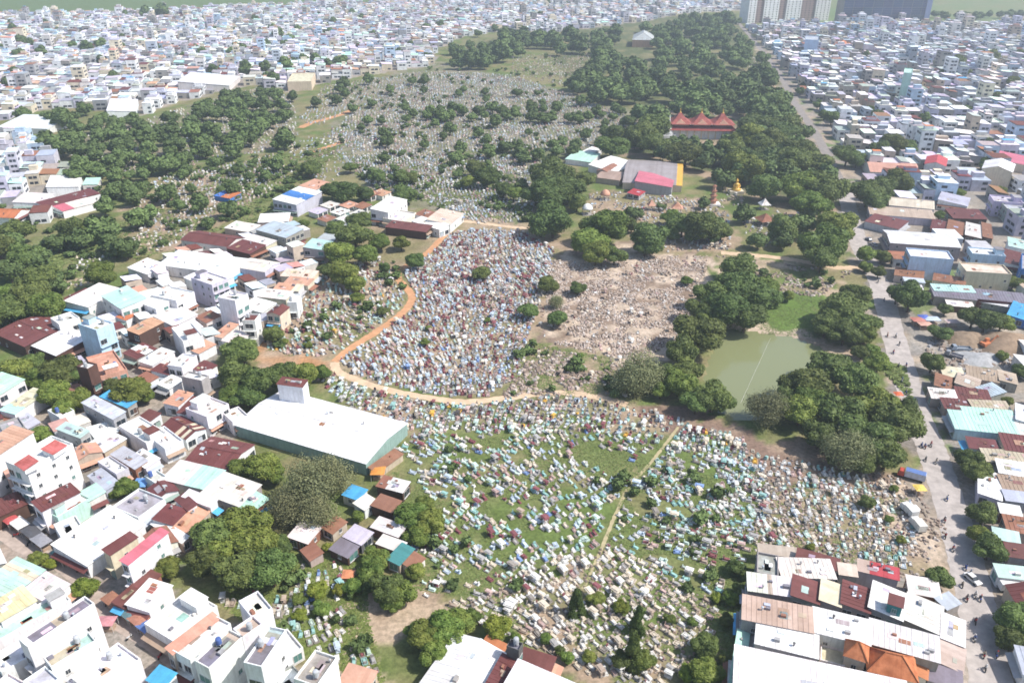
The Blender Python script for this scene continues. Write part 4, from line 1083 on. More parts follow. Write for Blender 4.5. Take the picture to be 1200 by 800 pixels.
W1 = [(700, 178), (730, 140), (790, 118), (830, 95), (900, 88), (925, 110), (950, 150), (975, 195), (985, 235), (994, 290), (975, 306), (930, 298), (915, 275), (925, 245), (880, 232), (850, 215), (812, 196), (800, 178), (755, 182)]
W2 = [(512, 72), (518, 58), (560, 44), (600, 38), (650, 40), (750, 29), (805, 19), (866, 15), (885, 60), (925, 92), (860, 118), (790, 112), (740, 112), (690, 118), (655, 100), (700, 62), (640, 58), (600, 66), (560, 82), (515, 82)]
W3 = [(34, 150), (60, 132), (110, 132), (165, 142), (230, 122), (300, 104), (335, 112), (352, 150), (340, 172), (290, 172), (230, 196), (180, 196), (150, 196), (110, 205), (75, 190), (60, 168)]
W4 = [(-30, 262), (30, 262), (90, 268), (130, 250), (165, 262), (160, 290), (110, 300), (60, 315), (50, 330), (150, 308), (150, 322), (100, 338), (60, 362), (-30, 384)]
nw = [wood([(-20, 20), (300, 12), (500, 6), (700, 0), (500, 70), (300, 95), (100, 120), (-20, 125)], 60, 16, 30, 'b', 'trees in the white city', 'dark tree among the houses of the white city', seed=51, keep=.55),
      wood([(900, 40), (1200, 40), (1200, 220), (1100, 220), (1000, 170), (930, 100)], 55, 12, 22, 'b', 'trees in the right quarter', 'dark tree among the houses right of the upper road', seed=52, keep=.5),
      wood([(380, 180), (640, 190), (640, 255), (540, 250), (440, 220)], 40, 10, 18, 'bl', 'shrubs among mid graves', '# shrub-like tree among the grey graves above the pale track', seed=53, keep=.5),
      wood(W1, 25, 24, 54, 'bbbl', 'trees of the temple wood', '# tree in the wood around the red-roofed temple', HOLES, seed=3),
      wood([(992, 190), (968, 152), (944, 116), (926, 88), (934, 88), (956, 116), (982, 152), (1004, 188)], 30, 12, 22, 'b', 'trees on the upper road', 'dark tree on the right side of the upper road', seed=58, keep=.7),
      wood(W2, 27, 22, 52, 'b', 'trees of the far wood', 'dark tree in the wood at the far end of the cemetery', HOLES, seed=4, keep=.85),
      wood(W3, 23, 20, 36, 'bbl', 'trees of the left wood', '# tree in the wood below the white city at left', seed=5, keep=.85),
      wood(W4, 25, 22, 34, 'bbl', 'trees of the left scrub', '# tree in the scrub wood at the left edge', seed=6),
      wood([(70, 195), (140, 200), (190, 240), (170, 262), (110, 252), (90, 225)], 24, 18, 30, 'bbl', 'trees below the left quarter', '# tree on the grass right of the upper left quarter', seed=54, keep=.8),
      wood([(730, 236), (830, 232), (852, 250), (862, 290), (790, 296), (748, 262)], 26, 10, 22, 'bl', 'small trees of the temple yard', '# small tree in the plot below the red-pink shed', HOLES + [(763, 243, 8, 6), (793, 246, 9, 6)], seed=55, keep=.7),
      wood([(868, 236), (935, 236), (950, 300), (870, 292)], 26, 12, 24, 'bl', 'small trees of the temple plot', '# small tree in the small temple plot', HOLES, seed=56, keep=.75),
      wood([(770, 166), (870, 164), (870, 176), (770, 176)], 17, 16, 24, 'b', 'trees in front of the temple', 'dark tree in front of the red-roofed temple', seed=57),
      wood([(130, 200), (220, 190), (300, 180), (350, 190), (330, 215), (260, 260), (210, 268), (190, 250), (150, 240)], 28, 14, 28, 'bl', 'scattered trees left', '# tree scattered among the graves left of the blue-roofed house', seed=7, keep=.75),
      wood([(400, 110), (520, 95), (640, 105), (740, 130), (720, 170), (640, 185), (520, 195), (420, 180)], 30, 12, 24, 'bbl', 'scattered trees far', '# tree scattered among the far grey graves', seed=8, keep=.6),
      wood([(470, 128), (560, 122), (680, 130), (740, 120), (740, 138), (660, 142), (560, 138), (470, 140)], 19, 16, 24, 'b', 'far tree row', 'dark tree in the row crossing the far graves', seed=9),
      wood([(330, 110), (440, 88), (500, 82), (500, 95), (430, 112), (350, 135)], 34, 18, 28, 'bl', 'trees by the white city', '# tree between the graves and the white city', seed=12, keep=.7),
      wood([(-20, 126), (50, 128), (110, 124), (110, 136), (0, 145)], 26, 18, 28, 'b', 'trees along the left city', 'dark tree at the lower edge of the white city, far left', seed=13, keep=.8),
      wood([(150, 262), (220, 250), (250, 255), (200, 285), (160, 292)], 30, 12, 22, 'bl', 'shrubs left graves', '# small tree among graves above the white flat-roofed sheds', seed=14, keep=.6),
      wood([(500, 180), (560, 185), (530, 178), (640, 165), (680, 175), (620, 182)], 22, 18, 26, 'b', 'mid trees', 'dark tree in the middle of the grey graves', seed=15)]
rsh = random.Random(91)
for poly, n_ in (([(0, 180), (150, 190), (300, 175), (380, 165), (350, 230), (230, 270), (150, 300), (0, 330)], 420), ([(380, 170), (640, 185), (640, 258), (540, 252), (440, 222)], 170), ([(380, 100), (510, 75), (720, 120), (780, 165), (640, 185), (400, 180)], 260),
                 ([(560, 80), (700, 50), (760, 110), (660, 120)], 90), ([(0, 280), (110, 300), (60, 370), (0, 390)], 60), ([(300, 400), (470, 300), (480, 350), (400, 415)], 35), ([(600, 395), (740, 425), (730, 465), (600, 460)], 26), ([(460, 520), (880, 540), (860, 690), (500, 690)], 34), ([(300, 650), (430, 650), (440, 760), (330, 740)], 9), ([(840, 300), (990, 318), (960, 345)], 18)):
    for _ in range(n_ * 4):
        x_, y_ = rsh.uniform(min(p[0] for p in poly), max(p[0] for p in poly)), rsh.uniform(min(p[1] for p in poly), max(p[1] for p in poly))
        if not inpoly(np.array([x_]), np.array([y_]), poly)[0] or n_ <= 0: continue
        p = G(x_, y_)
        if not free(p.x, p.y, 2) or vnoise(p.x, p.y, 18) < .42: continue
        tree(x_, y_, rsh.uniform(1.6, 5.0) * PPM(y_), 'b', 'low green shrub between the graves', 'shrubs'); n_ -= 1
print('woods', nw, 'trees', len(TREES))
for (x, y, w) in ((25, 48, 16), (36, 50, 12), (85, 52, 14), (100, 54, 16), (118, 52, 18), (140, 54, 14), (20, 62, 14), (48, 60, 16), (280, 55, 18), (325, 40, 18), (340, 44, 14), (385, 38, 14), (310, 50, 12), (270, 60, 14), (290, 82, 20), (310, 78, 16), (335, 74, 18), (355, 68, 14), (400, 70, 20), (385, 74, 14), (320, 92, 18), (230, 56, 10), (270, 46, 10), (190, 12, 20), (170, 14, 16)):
    tree(x, y, w, 'b', 'dark tree standing among the houses of the white city', 'trees inside the white city')

# ------------------------------------------------------------------ procedural quarters: nearest houses one by one, the rest as one mass
ALW = [G(x, y) for x, y in ALLEY]
def seg_dist(x, y, pts):
    b = 1e9; p = Vector((x, y, 0))
    for a_, c_ in zip(pts, pts[1:]):
        d = c_ - a_; t_ = max(0, min(1, (p - a_).dot(d) / d.length_squared)); b = min(b, (p - (a_ + d * t_)).length)
    return b
TW = np.array([(t_['x'], t_['y']) for t_ in TREES if t_['group'] != 'shrubs'])
def lots(poly, ang, lot, depth, street, pal_r, pal_w, hmin, hmax, seed, zone, keep=.93):
    r = random.Random(seed)
    P = [G(x, max(y, -60)) for x, y in poly]
    c, s = math.cos(ang), math.sin(ang)
    U = [p.x * c + p.y * s for p in P]; Vv = [-p.x * s + p.y * c for p in P]
    out = []
    v = min(Vv); row = 0
    while v < max(Vv):
        u = min(U) + r.random() * 10
        cross = 0
        while u < max(U):
            w = r.uniform(*lot); dd = depth * r.uniform(.75, 1.0)
            uc, vc = u + w / 2, v + depth / 2
            x, y = uc * c - vc * s, uc * s + vc * c
            if y > 60:
                px, py = PIX(x, y)
                if inpoly(px[None], py[None], poly)[0] and -60 < px < 1260 and r.random() < keep:
                    h = r.uniform(hmin, hmax) if r.random() < .95 else hmax * r.uniform(1.2, 2.0)
                    out.append((x, y, dd, w * .97, ang + math.pi / 2, h, r.choice(pal_r), r.choice(pal_w), r.random(), zone, float(px), float(py)))
            u += w; cross += w
            if cross > 70: u += 5; cross = 0
        row += 1
        v += depth + (street if row % 2 == 0 else 1.2)
    return out

PR_W = ['white'] * 4 + ['grey', 'lavender', 'concrete'] + ['offwhite', 'lavender', 'bluegrey', 'grey', 'maroon', 'salmon', 'mint', 'rust', 'white', 'grey']
PW_W = ['white'] * 5 + ['lavender', 'grey'] + ['offwhite', 'cream', 'lightblue', 'lilac', 'grey', 'cream', 'bluegrey', 'concrete']
PR_R = ['white', 'lavender', 'bluegrey', 'grey', 'grey', 'offwhite', 'maroon', 'rust', 'lavender', 'bluegrey', 'lavender', 'white', 'offwhite', 'white', 'concrete', 'lavender', 'lavender', 'grey', 'white', 'white']
PW_R = ['lilac', 'bluegrey', 'white', 'grey', 'offwhite', 'cream', 'lightblue', 'concrete', 'lavender', 'white', 'beige', 'lavender']
ALL = []
# gaps between the hand-placed houses
def infill(poly, ang, lot, depth, pr, pw, h0, h1, seed, zone, rr=2.6, keep=.95):
    for e in lots(poly, ang, lot, depth, 3.0, pr, pw, h0, h1, seed, zone, keep):
        x, y = e[0], e[1]
        if not free(x, y, rr): continue
        if road_dist(x, y) < 10 or seg_dist(x, y, ALW) < 5: continue
        if ((TW - np.array((x, y))) ** 2).sum(1).min() < 16: continue
        ALL.append((0,) + e)
infill(BUILT_L, R(42), (4.5, 7), 8, ['white', 'white', 'offwhite', 'rust', 'maroon', 'grey', 'white', 'salmon', 'bluegrey'], ['white', 'offwhite', 'concrete', 'beige'], 2.8, 4.8, 21, 'left')
infill(BUILT_R, R(-6), (6, 9), 11, ['tan', 'offwhite', 'maroon', 'rust', 'beige', 'grey', 'white', 'bluegrey'], ['beige', 'concrete', 'white', 'offwhite'], 3, 4.5, 22, 'right')
rs = random.Random(77)
k = 4
while k < len(RWX) - 2:
    d_ = RWX[k + 1] - RWX[k - 1]; d_ = d_ / np.linalg.norm(d_); nrm = np.array((d_[1], -d_[0]))
    dep = rs.uniform(6, 9)
    q_ = RWX[k] + nrm * (9.2 + dep / 2)
    px, py = PIX(q_[0], q_[1])
    if 300 < py < 840 and not (345 < py < 436) and free(q_[0], q_[1], 2.2) and ((TW - q_) ** 2).sum(1).min() > 14:
        ALL.append((0, q_[0], q_[1], dep, rs.uniform(4.2, 5.4), math.atan2(nrm[1], nrm[0]), rs.uniform(3, 4.6), rs.choice(['rust', 'tan', 'offwhite', 'grey', 'maroon', 'bluegrey', 'white']), rs.choice(['beige', 'concrete', 'offwhite', 'cream']), rs.random() * .4, 'right', float(px), float(py)))
        FOOTPRINTS.append((q_[0], q_[1], dep, 5, math.atan2(nrm[1], nrm[0])))
    k += 1
infill(BUILT_BR, R(-12), (7, 9), 12, ['offwhite', 'grey', 'beige', 'white'], ['concrete', 'beige'], 5, 7, 23, 'block')
for poly, ang, seed, zone, pr, pw in ((CITY_L2, R(18), 31, 'leftedge', PR_W, PW_W), (CITY_R, R(-8), 33, 'rightcity', PR_R, PW_R), (CITY_L, R(12), 32, 'leftcity', PR_W, PW_W)):
    es = lots(poly, ang, (5.5, 12), 15.5, 7.0, pr, pw, 3.5, 11.5 if zone == 'rightcity' else 9, seed, zone, .9)
    for e in es:
        x, y = e[0], e[1]
        if e[11] > 55:
            if not free(x, y, 5): continue
            if road_dist(x, y) < 13: continue
            if ((TW - np.array((x, y))) ** 2).sum(1).min() < 30: continue
        ALL.append((1,) + e)
NI = 300 - len(HOUSES)
FOOTPRINTS[:] = [f for f in FOOTPRINTS]
ALL.sort(key=lambda e: -(PPM(e[12]) * math.sqrt(e[3] * e[4])) - (100 if e[0] == 0 else 0))
print('traced', len(HOUSES), 'generated', len(ALL), 'near', sum(e[0] == 0 for e in ALL))
ZONE = dict(left='in the crowded left quarter', right='right of the lower road', block='in the bottom right block',
            leftedge='at the upper left edge', rightcity='right of the upper road', leftcity='in the far white city')
for e in ALL[:max(60, NI)]:
    tp, x, y, dd, w, a, h, rc, wc, u, zone, px, py = e
    kd = 's' if u < .45 else ('g' if u < .62 else 'f')
    if h > 8: kd = 'f'
    lab = f'{word(wc)} house with {word(rc)} ' + {'s': 'sloping sheet roof', 'g': 'gable roof', 'f': 'flat roof'}[kd] + ' ' + ZONE[zone]
    o = house(None, h, kd, rc, wc, geom=(x, y, dd, w, a), detail=0 if py < 330 else 1, windows=py > 90, rec=False, label=lab)
    o['group'] = f'{word(wc)} walls and {word(rc)} {kd} roofs {zone}'.replace(' f ', ' flat ').replace(' g ', ' gable ').replace(' s ', ' sheet ')
far = ALL[max(60, NI):]
# everything farther off: walls, roofs, parapets, penthouses and window openings in one mass
V, Fc, K = [], [], []
def addbox(c, s, x, y, L, W, z0, z1, wc, rc, pitched=0.0):
    k = len(V); l, w = L / 2, W / 2
    for z in (z0, z1):
        for lx, ly in ((-l, -w), (l, -w), (l, w), (-l, w)):
            V.append((x + lx * c - ly * s, y + lx * s + ly * c, z)); K.append(wc)
    Fc.extend([(k, k + 1, k + 5, k + 4), (k + 1, k + 2, k + 6, k + 5), (k + 2, k + 3, k + 7, k + 6), (k + 3, k, k + 4, k + 7)])
    k = len(V); l += .15; w += .15
    for lx, ly, dz in ((-l, -w, 0), (l, -w, 0), (l, w, pitched), (-l, w, pitched)):
        V.append((x + lx * c - ly * s, y + lx * s + ly * c, z1 + .05 + dz)); K.append(rc)
    Fc.append((k, k + 1, k + 2, k + 3))
fr = random.Random(5)
WIN = (.045, .055, .07)
for e in far:
    tp, x, y, dd, w, a, h, rc, wc, u, zone, px, py = e
    c, s = math.cos(a), math.sin(a)
    f = fr.uniform(.8, 1.05)
    wcol = tuple(v * f for v in C[wc]); rcol = tuple(v * fr.uniform(.8, 1.05) for v in C[rc])
    addbox(c, s, x, y, dd, w, 0, h, wcol, rcol, fr.choice([0, 0, .5, .9]))
    if u > .4 and h > 6:
        t0 = fr.uniform(-.3, .3) * dd
        addbox(c, s, x + t0 * c, y + t0 * s, dd * .3, w * .6, h, h + fr.uniform(1.8, 3), wcol, C[fr.choice(['white', 'grey', 'maroon', 'bluegrey', 'orange', 'skyblue'])] if fr.random() < .3 else wcol)
    # window openings on the two sides turned to the drone
    for (nx_, ny_, span, off) in ((1, 0, w, dd / 2), (-1, 0, w, dd / 2), (0, 1, dd, w / 2), (0, -1, dd, w / 2)):
        wnx, wny = nx_ * c - ny_ * s, nx_ * s + ny_ * c
        if wnx * -x + wny * -y <= 0: continue
        for st in range(int(h / 3.3)):
            z0 = .9 + st * 3.3
            for q_ in ((-.28, .0), (.06, .34)) if span > 5 else ((-.3, .3),):
                if fr.random() < .3: continue
                k = len(V)
                for uu, zz in ((q_[0], z0), (q_[1], z0), (q_[1], z0 + 1.5), (q_[0], z0 + 1.5)):
                    lu = uu * span
                    lx, ly = (nx_ * (off + .06), lu * nx_) if nx_ else (-lu * ny_, ny_ * (off + .06))
                    V.append((x + lx * c - ly * s, y + lx * s + ly * c, zz)); K.append(WIN)
                Fc.append((k, k + 1, k + 2, k + 3))
o = np_mesh('distant_houses', np.array(V), np.array(Fc), attr_mat('far_house_surfaces', .85, .4, (.75, .74, .72)), np.array(K))
tag(o, 'mass of small distant white and grey houses filling the city behind the cemetery', 'houses', kind='stuff')

# ------------------------------------------------------------------ graves
TOMB = dict(white=(.74, .73, .70), cream=(.66, .58, .47), lblue=(.50, .58, .66), teal=(.30, .50, .47), mint=(.52, .64, .58), maroon=(.24, .09, .10), pink=(.52, .38, .35), grey=(.38, .37, .36), blue=(.22, .32, .55), tan=(.44, .35, .28), dark=(.10, .09, .09), gold=(.7, .42, .08), stain=(.30, .27, .24))
def pal(**k):
    out = []
    for n, c in k.items(): out += [n] * c
    return out
P_PALE = pal(white=11, cream=6, pink=1, tan=2, grey=2, stain=2)
P_MIX = pal(white=8, cream=3, lblue=4, teal=3, mint=4, grey=3, maroon=2, pink=2, blue=1, stain=2, tan=2)
P_BLUE = pal(white=8, lblue=8, maroon=5, grey=4, pink=4, mint=2, dark=1, cream=3, blue=1, tan=2)
P_BAND = pal(white=8, maroon=4, mint=4, dark=2, cream=3, grey=3, teal=2, pink=3, lblue=3, gold=1, stain=2)
P_TEAL = pal(white=7, teal=5, mint=6, cream=3, grey=3, lblue=3, pink=1, stain=2)
P_FAR = pal(white=6, grey=6, lblue=4, pink=3, cream=3, stain=3)
P_RUB = pal(cream=5, tan=5, pink=2, white=3, stain=4)
# polygon, spacing across, spacing along, palette, angle, chance, clumping, name
PLOTS = [
 ([(520, 715), (560, 690), (610, 672), (660, 648), (700, 640), (760, 655), (790, 690), (840, 705), (836, 745), (800, 760), (805, 800), (770, 830), (740, 810), (690, 790), (640, 765), (600, 745), (560, 735)], 1.5, 2.35, P_PALE, R(48), .93, .12, 'pale'),
 ([(455, 520), (520, 500), (700, 505), (890, 545), (905, 600), (880, 640), (850, 700), (790, 690), (760, 655), (700, 640), (660, 648), (600, 675), (500, 700), (480, 650), (520, 600)], 1.55, 2.5, P_MIX, R(50), .88, .40, 'green'),
 ([(790, 510), (890, 530), (905, 600), (890, 640), (780, 620), (740, 570)], 1.5, 2.5, P_TEAL, R(-5), .8, .30, 'teal'),
 ([(372, 440), (396, 440), (440, 456), (490, 467), (545, 474), (600, 468), (650, 463), (700, 467), (760, 480), (870, 515), (890, 545), (700, 508), (520, 505), (470, 522), (430, 490), (390, 465)], 1.45, 2.25, P_BAND, R(-8), .95, .10, 'band'),
 ([(520, 275), (560, 268), (615, 272), (650, 292), (640, 330), (618, 400), (600, 445), (565, 468), (545, 469), (490, 461), (440, 450), (402, 435), (398, 424), (442, 392), (474, 369), (486, 352), (484, 340), (470, 324), (500, 300), (512, 288)], 1.45, 2.2, P_BLUE, R(15), .96, .10, 'blue'),
 ([(305, 410), (330, 360), (370, 320), (440, 300), (462, 318), (468, 333), (478, 346), (477, 354), (466, 366), (440, 386), (405, 410), (385, 420), (340, 414)], 1.8, 2.8, P_BAND, R(20), .85, .28, 'lefttrack'),
 ([(380, 448), (330, 452), (330, 440), (380, 436)], 1.8, 2.8, P_BAND, R(20), .85, .2, 'lefttrack'),
 ([(885, 530), (1000, 556), (1060, 566), (1072, 600), (1075, 650), (1060, 672), (1000, 655), (885, 640), (905, 600)], 1.6, 2.6, P_TEAL + P_PALE, R(-8), .85, .25, 'roadside'),
 ([(1050, 690), (1060, 676), (1090, 672), (1080, 690)], 1.8, 2.8, P_TEAL, R(-8), .85, .2, 'roadside'),
 ([(640, 300), (700, 305), (800, 298), (830, 312), (815, 350), (795, 395), (745, 425), (650, 395), (625, 400)], 2.1, 3.0, P_RUB, R(10), .40, .46, 'rubble'),
 ([(600, 400), (740, 425), (730, 462), (590, 462)], 2.1, 3.2, P_RUB, R(0), .45, .45, 'rubble'),
 ([(335, 700), (350, 660), (420, 655), (430, 680), (400, 700), (410, 740), (450, 780), (430, 810), (400, 780), (345, 745), (320, 722), (260, 715), (250, 700), (300, 696)], 1.5, 2.4, P_PALE + P_MIX, R(25), .9, .30, 'leftplot'),
 ([(400, 185), (470, 175), (520, 180), (640, 185), (640, 260), (560, 262), (530, 250), (500, 235), (440, 225)], 1.9, 2.9, P_FAR, R(10), .9, .34, 'mid'),
 ([(505, 85), (600, 88), (720, 130), (790, 160), (700, 180), (640, 178), (520, 178), (420, 178), (380, 160), (430, 120)], 2.4, 3.4, P_FAR, R(5), .9, .30, 'far'),
 ([(340, 170), (390, 150), (420, 180), (390, 215), (340, 200)], 2.6, 3.6, P_FAR, R(5), .6, .45, 'far'),
 ([(380, 100), (500, 84), (505, 92), (430, 118), (370, 150), (350, 140)], 3, 4.2, P_FAR, R(5), .75, .3, 'far'),
 ([(150, 250), (180, 210), (250, 195), (320, 180), (345, 205), (300, 235), (240, 262), (200, 290), (160, 300)], 2.3, 3.3, P_FAR + P_PALE, R(20), .8, .42, 'left'),
 ([(60, 170), (110, 150), (165, 142), (230, 122), (300, 104), (345, 112), (350, 170), (300, 180), (220, 195), (120, 205)], 2.6, 3.6, P_FAR + P_PALE, R(20), .75, .44, 'left'),
 ([(690, 225), (760, 226), (850, 236), (862, 292), (780, 296), (720, 262), (680, 245)], 2.2, 3.2, P_RUB + P_FAR, R(0), .7, .42, 'temple'),
 ([(850, 205), (880, 232), (870, 245), (845, 240)], 2.3, 3.3, P_RUB, R(0), .6, .4, 'temple'),
 ([(85, 300), (130, 300), (120, 330), (70, 340)], 2.3, 3.3, P_PALE, R(20), .6, .4, 'left'),
 ([(760, 232), (830, 240), (850, 290), (780, 290), (740, 250)], 2.3, 3.3, P_RUB, R(0), .5, .4, 'temple'),
 ([(870, 245), (930, 245), (930, 290), (875, 288)], 2.3, 3.3, P_FAR, R(0), .5, .4, 'temple'),
 ([(730, 130), (860, 110), (880, 60), (900, 100), (860, 135), (800, 140)], 3, 4.2, P_RUB, R(5), .45, .3, 'far'),
 ([(600, 66), (700, 62), (660, 100), (600, 88)], 3, 4.2, P_RUB, R(5), .5, .3, 'far')]
def track_near(x, y):
    return min(seg_dist(x, y, TRW), seg_dist(x, y, SDW)) < 2.4 or seg_dist(x, y, FTW) < 1.3
TRW = [G(*p) for p in TRACK]; SDW = [G(*p) for p in SIDE]; FTW = [G(*p) for p in FOOT]
GR = []
taken = {}
for poly, sa, sb, pl, ang, ch, clump, zone in PLOTS:
    P = [G(*p) for p in poly]
    c, s = math.cos(ang), math.sin(ang)
    U = [p.x * c + p.y * s for p in P]; Vv = [-p.x * s + p.y * c for p in P]
    uu, vv = np.meshgrid(np.arange(min(U), max(U), sa), np.arange(min(Vv), max(Vv), sb))
    uu = uu.ravel() + rng.normal(0, .30, uu.size); vv = vv.ravel() + rng.normal(0, .38, vv.size)
    x = uu * c - vv * s; y = uu * s + vv * c
    # rows wander
    x = x + (vnoise(x, y, 30) - .5) * 9; y = y + (vnoise(x + 400, y, 30) - .5) * 9
    px, py = PIX(x, y)
    ok = inpoly(px, py, poly) & (rng.random(x.size) < ch)
    cl = vnoise(x, y, 6) * .5 + vnoise(x + 50, y + 70, 2.6) * .5
    ok &= cl > clump * .92
    hue = vnoise(x + 900, y + 200, 16)
    for i_ in np.nonzero(ok)[0]:
        k = (int(x[i_] // 1.2), int(y[i_] // 1.2))
        if k in taken: continue
        if not free(x[i_], y[i_], 1.2): continue
        if track_near(x[i_], y[i_]): continue
        taken[k] = 1
        cn = pl[int((hue[i_] * .45 + rng.random() * .55) * len(pl)) % len(pl)] if rng.random() < .5 else pl[rng.integers(len(pl))]
        GR.append((x[i_], y[i_], ang + math.pi / 2 + (vnoise(x[i_], y[i_], 25) - .5) * 1.2 + rng.normal(0, .12) + (math.pi if rng.random() < .2 else 0), cn, zone, float(px[i_]), float(py[i_]), rng.uniform(.60, .98)))
print('graves', len(GR))
# the grave in parts: plinth, tomb with raised lid, headstone (or a small roofed shrine)
def grave_parts(v):
    pl_ = [(-1.05, 1.05, -.62, .62, 0, .22)]
    if v == 0: return [('plinth', pl_), ('tomb', [(-.85, .6, -.42, .42, .22, .62), (-.78, .53, -.35, .35, .62, .70)]), ('headstone', [(.70, .88, -.42, .42, .22, 1.25), (.66, .92, -.28, .28, 1.25, 1.45)])]
    if v == 1: return [('kerb', [(-1.1, 1.1, -.68, -.5, 0, .45), (-1.1, 1.1, .5, .68, 0, .45), (-1.1, -.92, -.5, .5, 0, .45), (.92, 1.1, -.5, .5, 0, .45)]), ('tomb', [(-.7, .5, -.33, .33, 0, .5)]), ('headstone', [(.62, .8, -.38, .38, 0, 1.15)])]
    if v == 2: return [('plinth', pl_), ('tomb', [(-.8, .5, -.4, .4, .22, .55)]), ('headstone', [(.58, .72, -.5, .5, .22, 1.0), (.58, .72, -.2, .2, 1.0, 1.4)]), ('cross', [(.60, .70, -.06, .06, 1.4, 2.0), (.60, .70, -.26, .26, 1.68, 1.80)])]
    return [('plinth', pl_), ('tomb', [(-.8, .8, -.4, .4, .22, .6)]), ('canopy', [(-1.05, -.93, -.6, -.48, .22, 1.9), (.93, 1.05, -.6, -.48, .22, 1.9), (-1.05, -.93, .48, .6, .22, 1.9), (.93, 1.05, .48, .6, .22, 1.9), (-1.25, 1.25, -.8, .8, 1.9, 2.05), (-.9, .9, -.5, .5, 2.05, 2.25)])]
GP = [grave_parts(v) for v in range(4)]
GME = []
for v, parts in enumerate(GP):
    d = []
    for n_, bs in parts:
        m = MB()
        for b_ in bs: m.box(*b_)
        d.append((n_, m.mesh(n_, M_PAINT)))
    GME.append(d)
GR.sort(key=lambda g: -g[6])
vis = [g for g in GR if 0 < g[5] < 1200 and g[6] < 800]
first = vis[:300]; ids = set(map(id, first)); rest = [g for g in GR if id(g) not in ids]
GW = dict(white='white', cream='cream', lblue='light blue', teal='teal', mint='mint green', maroon='dark maroon', pink='pinkish', grey='grey', blue='blue', tan='tan', dark='blackened', gold='golden', stain='stained grey-brown')
GZ = dict(pale='in the pale crowded plot near the bottom', leftplot='in the small overgrown plot at lower left', green='on the grassy slope', teal='on the grassy slope', roadside='near the road', band='below the pale track')
GVW = ['grave with upright headstone', 'low walled grave', 'grave topped by a cross', 'grave under a flat canopy']
GA = [(545, 712, 'above the yellowish tree'), (615, 735, 'below the pale slope'), (640, 690, 'left of the footpath end'), (690, 735, 'below the footpath end'), (700, 775, 'at the bottom centre edge'), (720, 690, 'right of the footpath end'),
      (770, 700, 'above the bottom tree group'), (790, 740, 'left of the round dark bush'), (770, 790, 'at the bottom edge'), (820, 715, 'above the round dark bush'), (360, 700, 'in the overgrown plot'), (410, 730, 'beside the bare earth'), (440, 790, 'at the lower left edge'), (850, 770, 'by the bottom right block')]
def variant(g): return [0, 0, 1, 1, 0, 1, 2, 3, 1, 0][int(g[7] * 1000) % 10]
for g in first:
    x, y, a, cn, zone, px, py, sc = g
    v = variant(g)
    gz_ = min(GA, key=lambda e: (e[0] - px) ** 2 + (e[1] - py) ** 2)[2]
    r_ = thing('grave', (x, y, 0), a, f'{GW[cn]} {GVW[v]} {gz_}', 'grave', f'{GW[cn]} graves type {["plain", "walled", "cross", "canopied"][v]} {zone}')
    r_.scale = (sc, sc, sc)
    for n_, me in GME[v]:
        f = random.uniform(.82, 1.05)
        cc = tuple(q_ * f for q_ in TOMB[cn])
        if n_ in ('plinth', 'kerb') and random.random() < .4: cc = TOMB['stain']
        if n_ == 'headstone' and random.random() < .3: cc = TOMB[random.choice(['white', 'cream', 'maroon', 'grey'])]
        link(n_, me, r_, color=cc)
# the rest of the graves: same shapes, one mass
VT = []
for parts in GP:
    v_, f_, part = [], [], []
    for pi, (n_, bs) in enumerate(parts):
        for x0, x1, y0, y1, z0, z1 in bs:
            k = len(v_)
            v_ += [(x0, y0, z0), (x1, y0, z0), (x1, y1, z0), (x0, y1, z0), (x0, y0, z1), (x1, y0, z1), (x1, y1, z1), (x0, y1, z1)]
            f_ += [(k + 4, k + 5, k + 6, k + 7), (k, k + 1, k + 5, k + 4), (k + 1, k + 2, k + 6, k + 5), (k + 2, k + 3, k + 7, k + 6), (k + 3, k, k + 4, k + 7)]
            part += [pi] * 8
    VT.append((np.array(v_), np.array(f_), np.array(part)))
allV, allF, allC = [], [], []; base = 0
TC = {k: np.array(v) for k, v in TOMB.items()}
for v in range(4):
    gs = [g for g in rest if variant(g) == v]
    if not gs: continue
    tv, tf, tp_ = VT[v]
    n = len(gs)
    xy = np.array([(g[0], g[1]) for g in gs]); an = np.array([g[2] for g in gs]); sc = np.array([g[7] for g in gs])
    col = np.array([TC[g[3]] for g in gs]) * rng.uniform(.8, 1.08, (n, 1))
    ca, sa = np.cos(an) * sc, np.sin(an) * sc
    X_ = tv[None, :, 0] * ca[:, None] - tv[None, :, 1] * sa[:, None] + xy[:, :1]
    Y_ = tv[None, :, 0] * sa[:, None] + tv[None, :, 1] * ca[:, None] + xy[:, 1:]
    Z_ = np.broadcast_to(tv[None, :, 2] * sc[:, None], X_.shape)
    allV.append(np.stack([X_, Y_, Z_], -1).reshape(-1, 3))
    allF.append((tf[None] + (np.arange(n) * len(tv))[:, None, None] + base).reshape(-1, 4)); base += n * len(tv)
    pc = np.repeat(col[:, None], len(tv), 1)
    st = rng.random((n, 1)) < .4
    pc = np.where((st & (tp_ == 0)[None])[..., None], TC['stain'] * 1.1, pc)
    hs_ = rng.random((n, 1)) < .3
    alt = np.array([TC['white'], TC['cream'], TC['maroon'], TC['grey']])[rng.integers(0, 4, n)]
    pc = np.where((hs_ & (tp_ == 2)[None])[..., None], alt[:, None], pc)
    allC.append(pc.reshape(-1, 3))
o = np_mesh('distant_graves', np.vstack(allV), np.vstack(allF), attr_mat('grave_paint', .8, 2.0, (.74, .72, .70)), np.vstack(allC))
tag(o, 'thousands of small white, light blue and maroon graves spread over the cemetery', 'graves', kind='stuff')

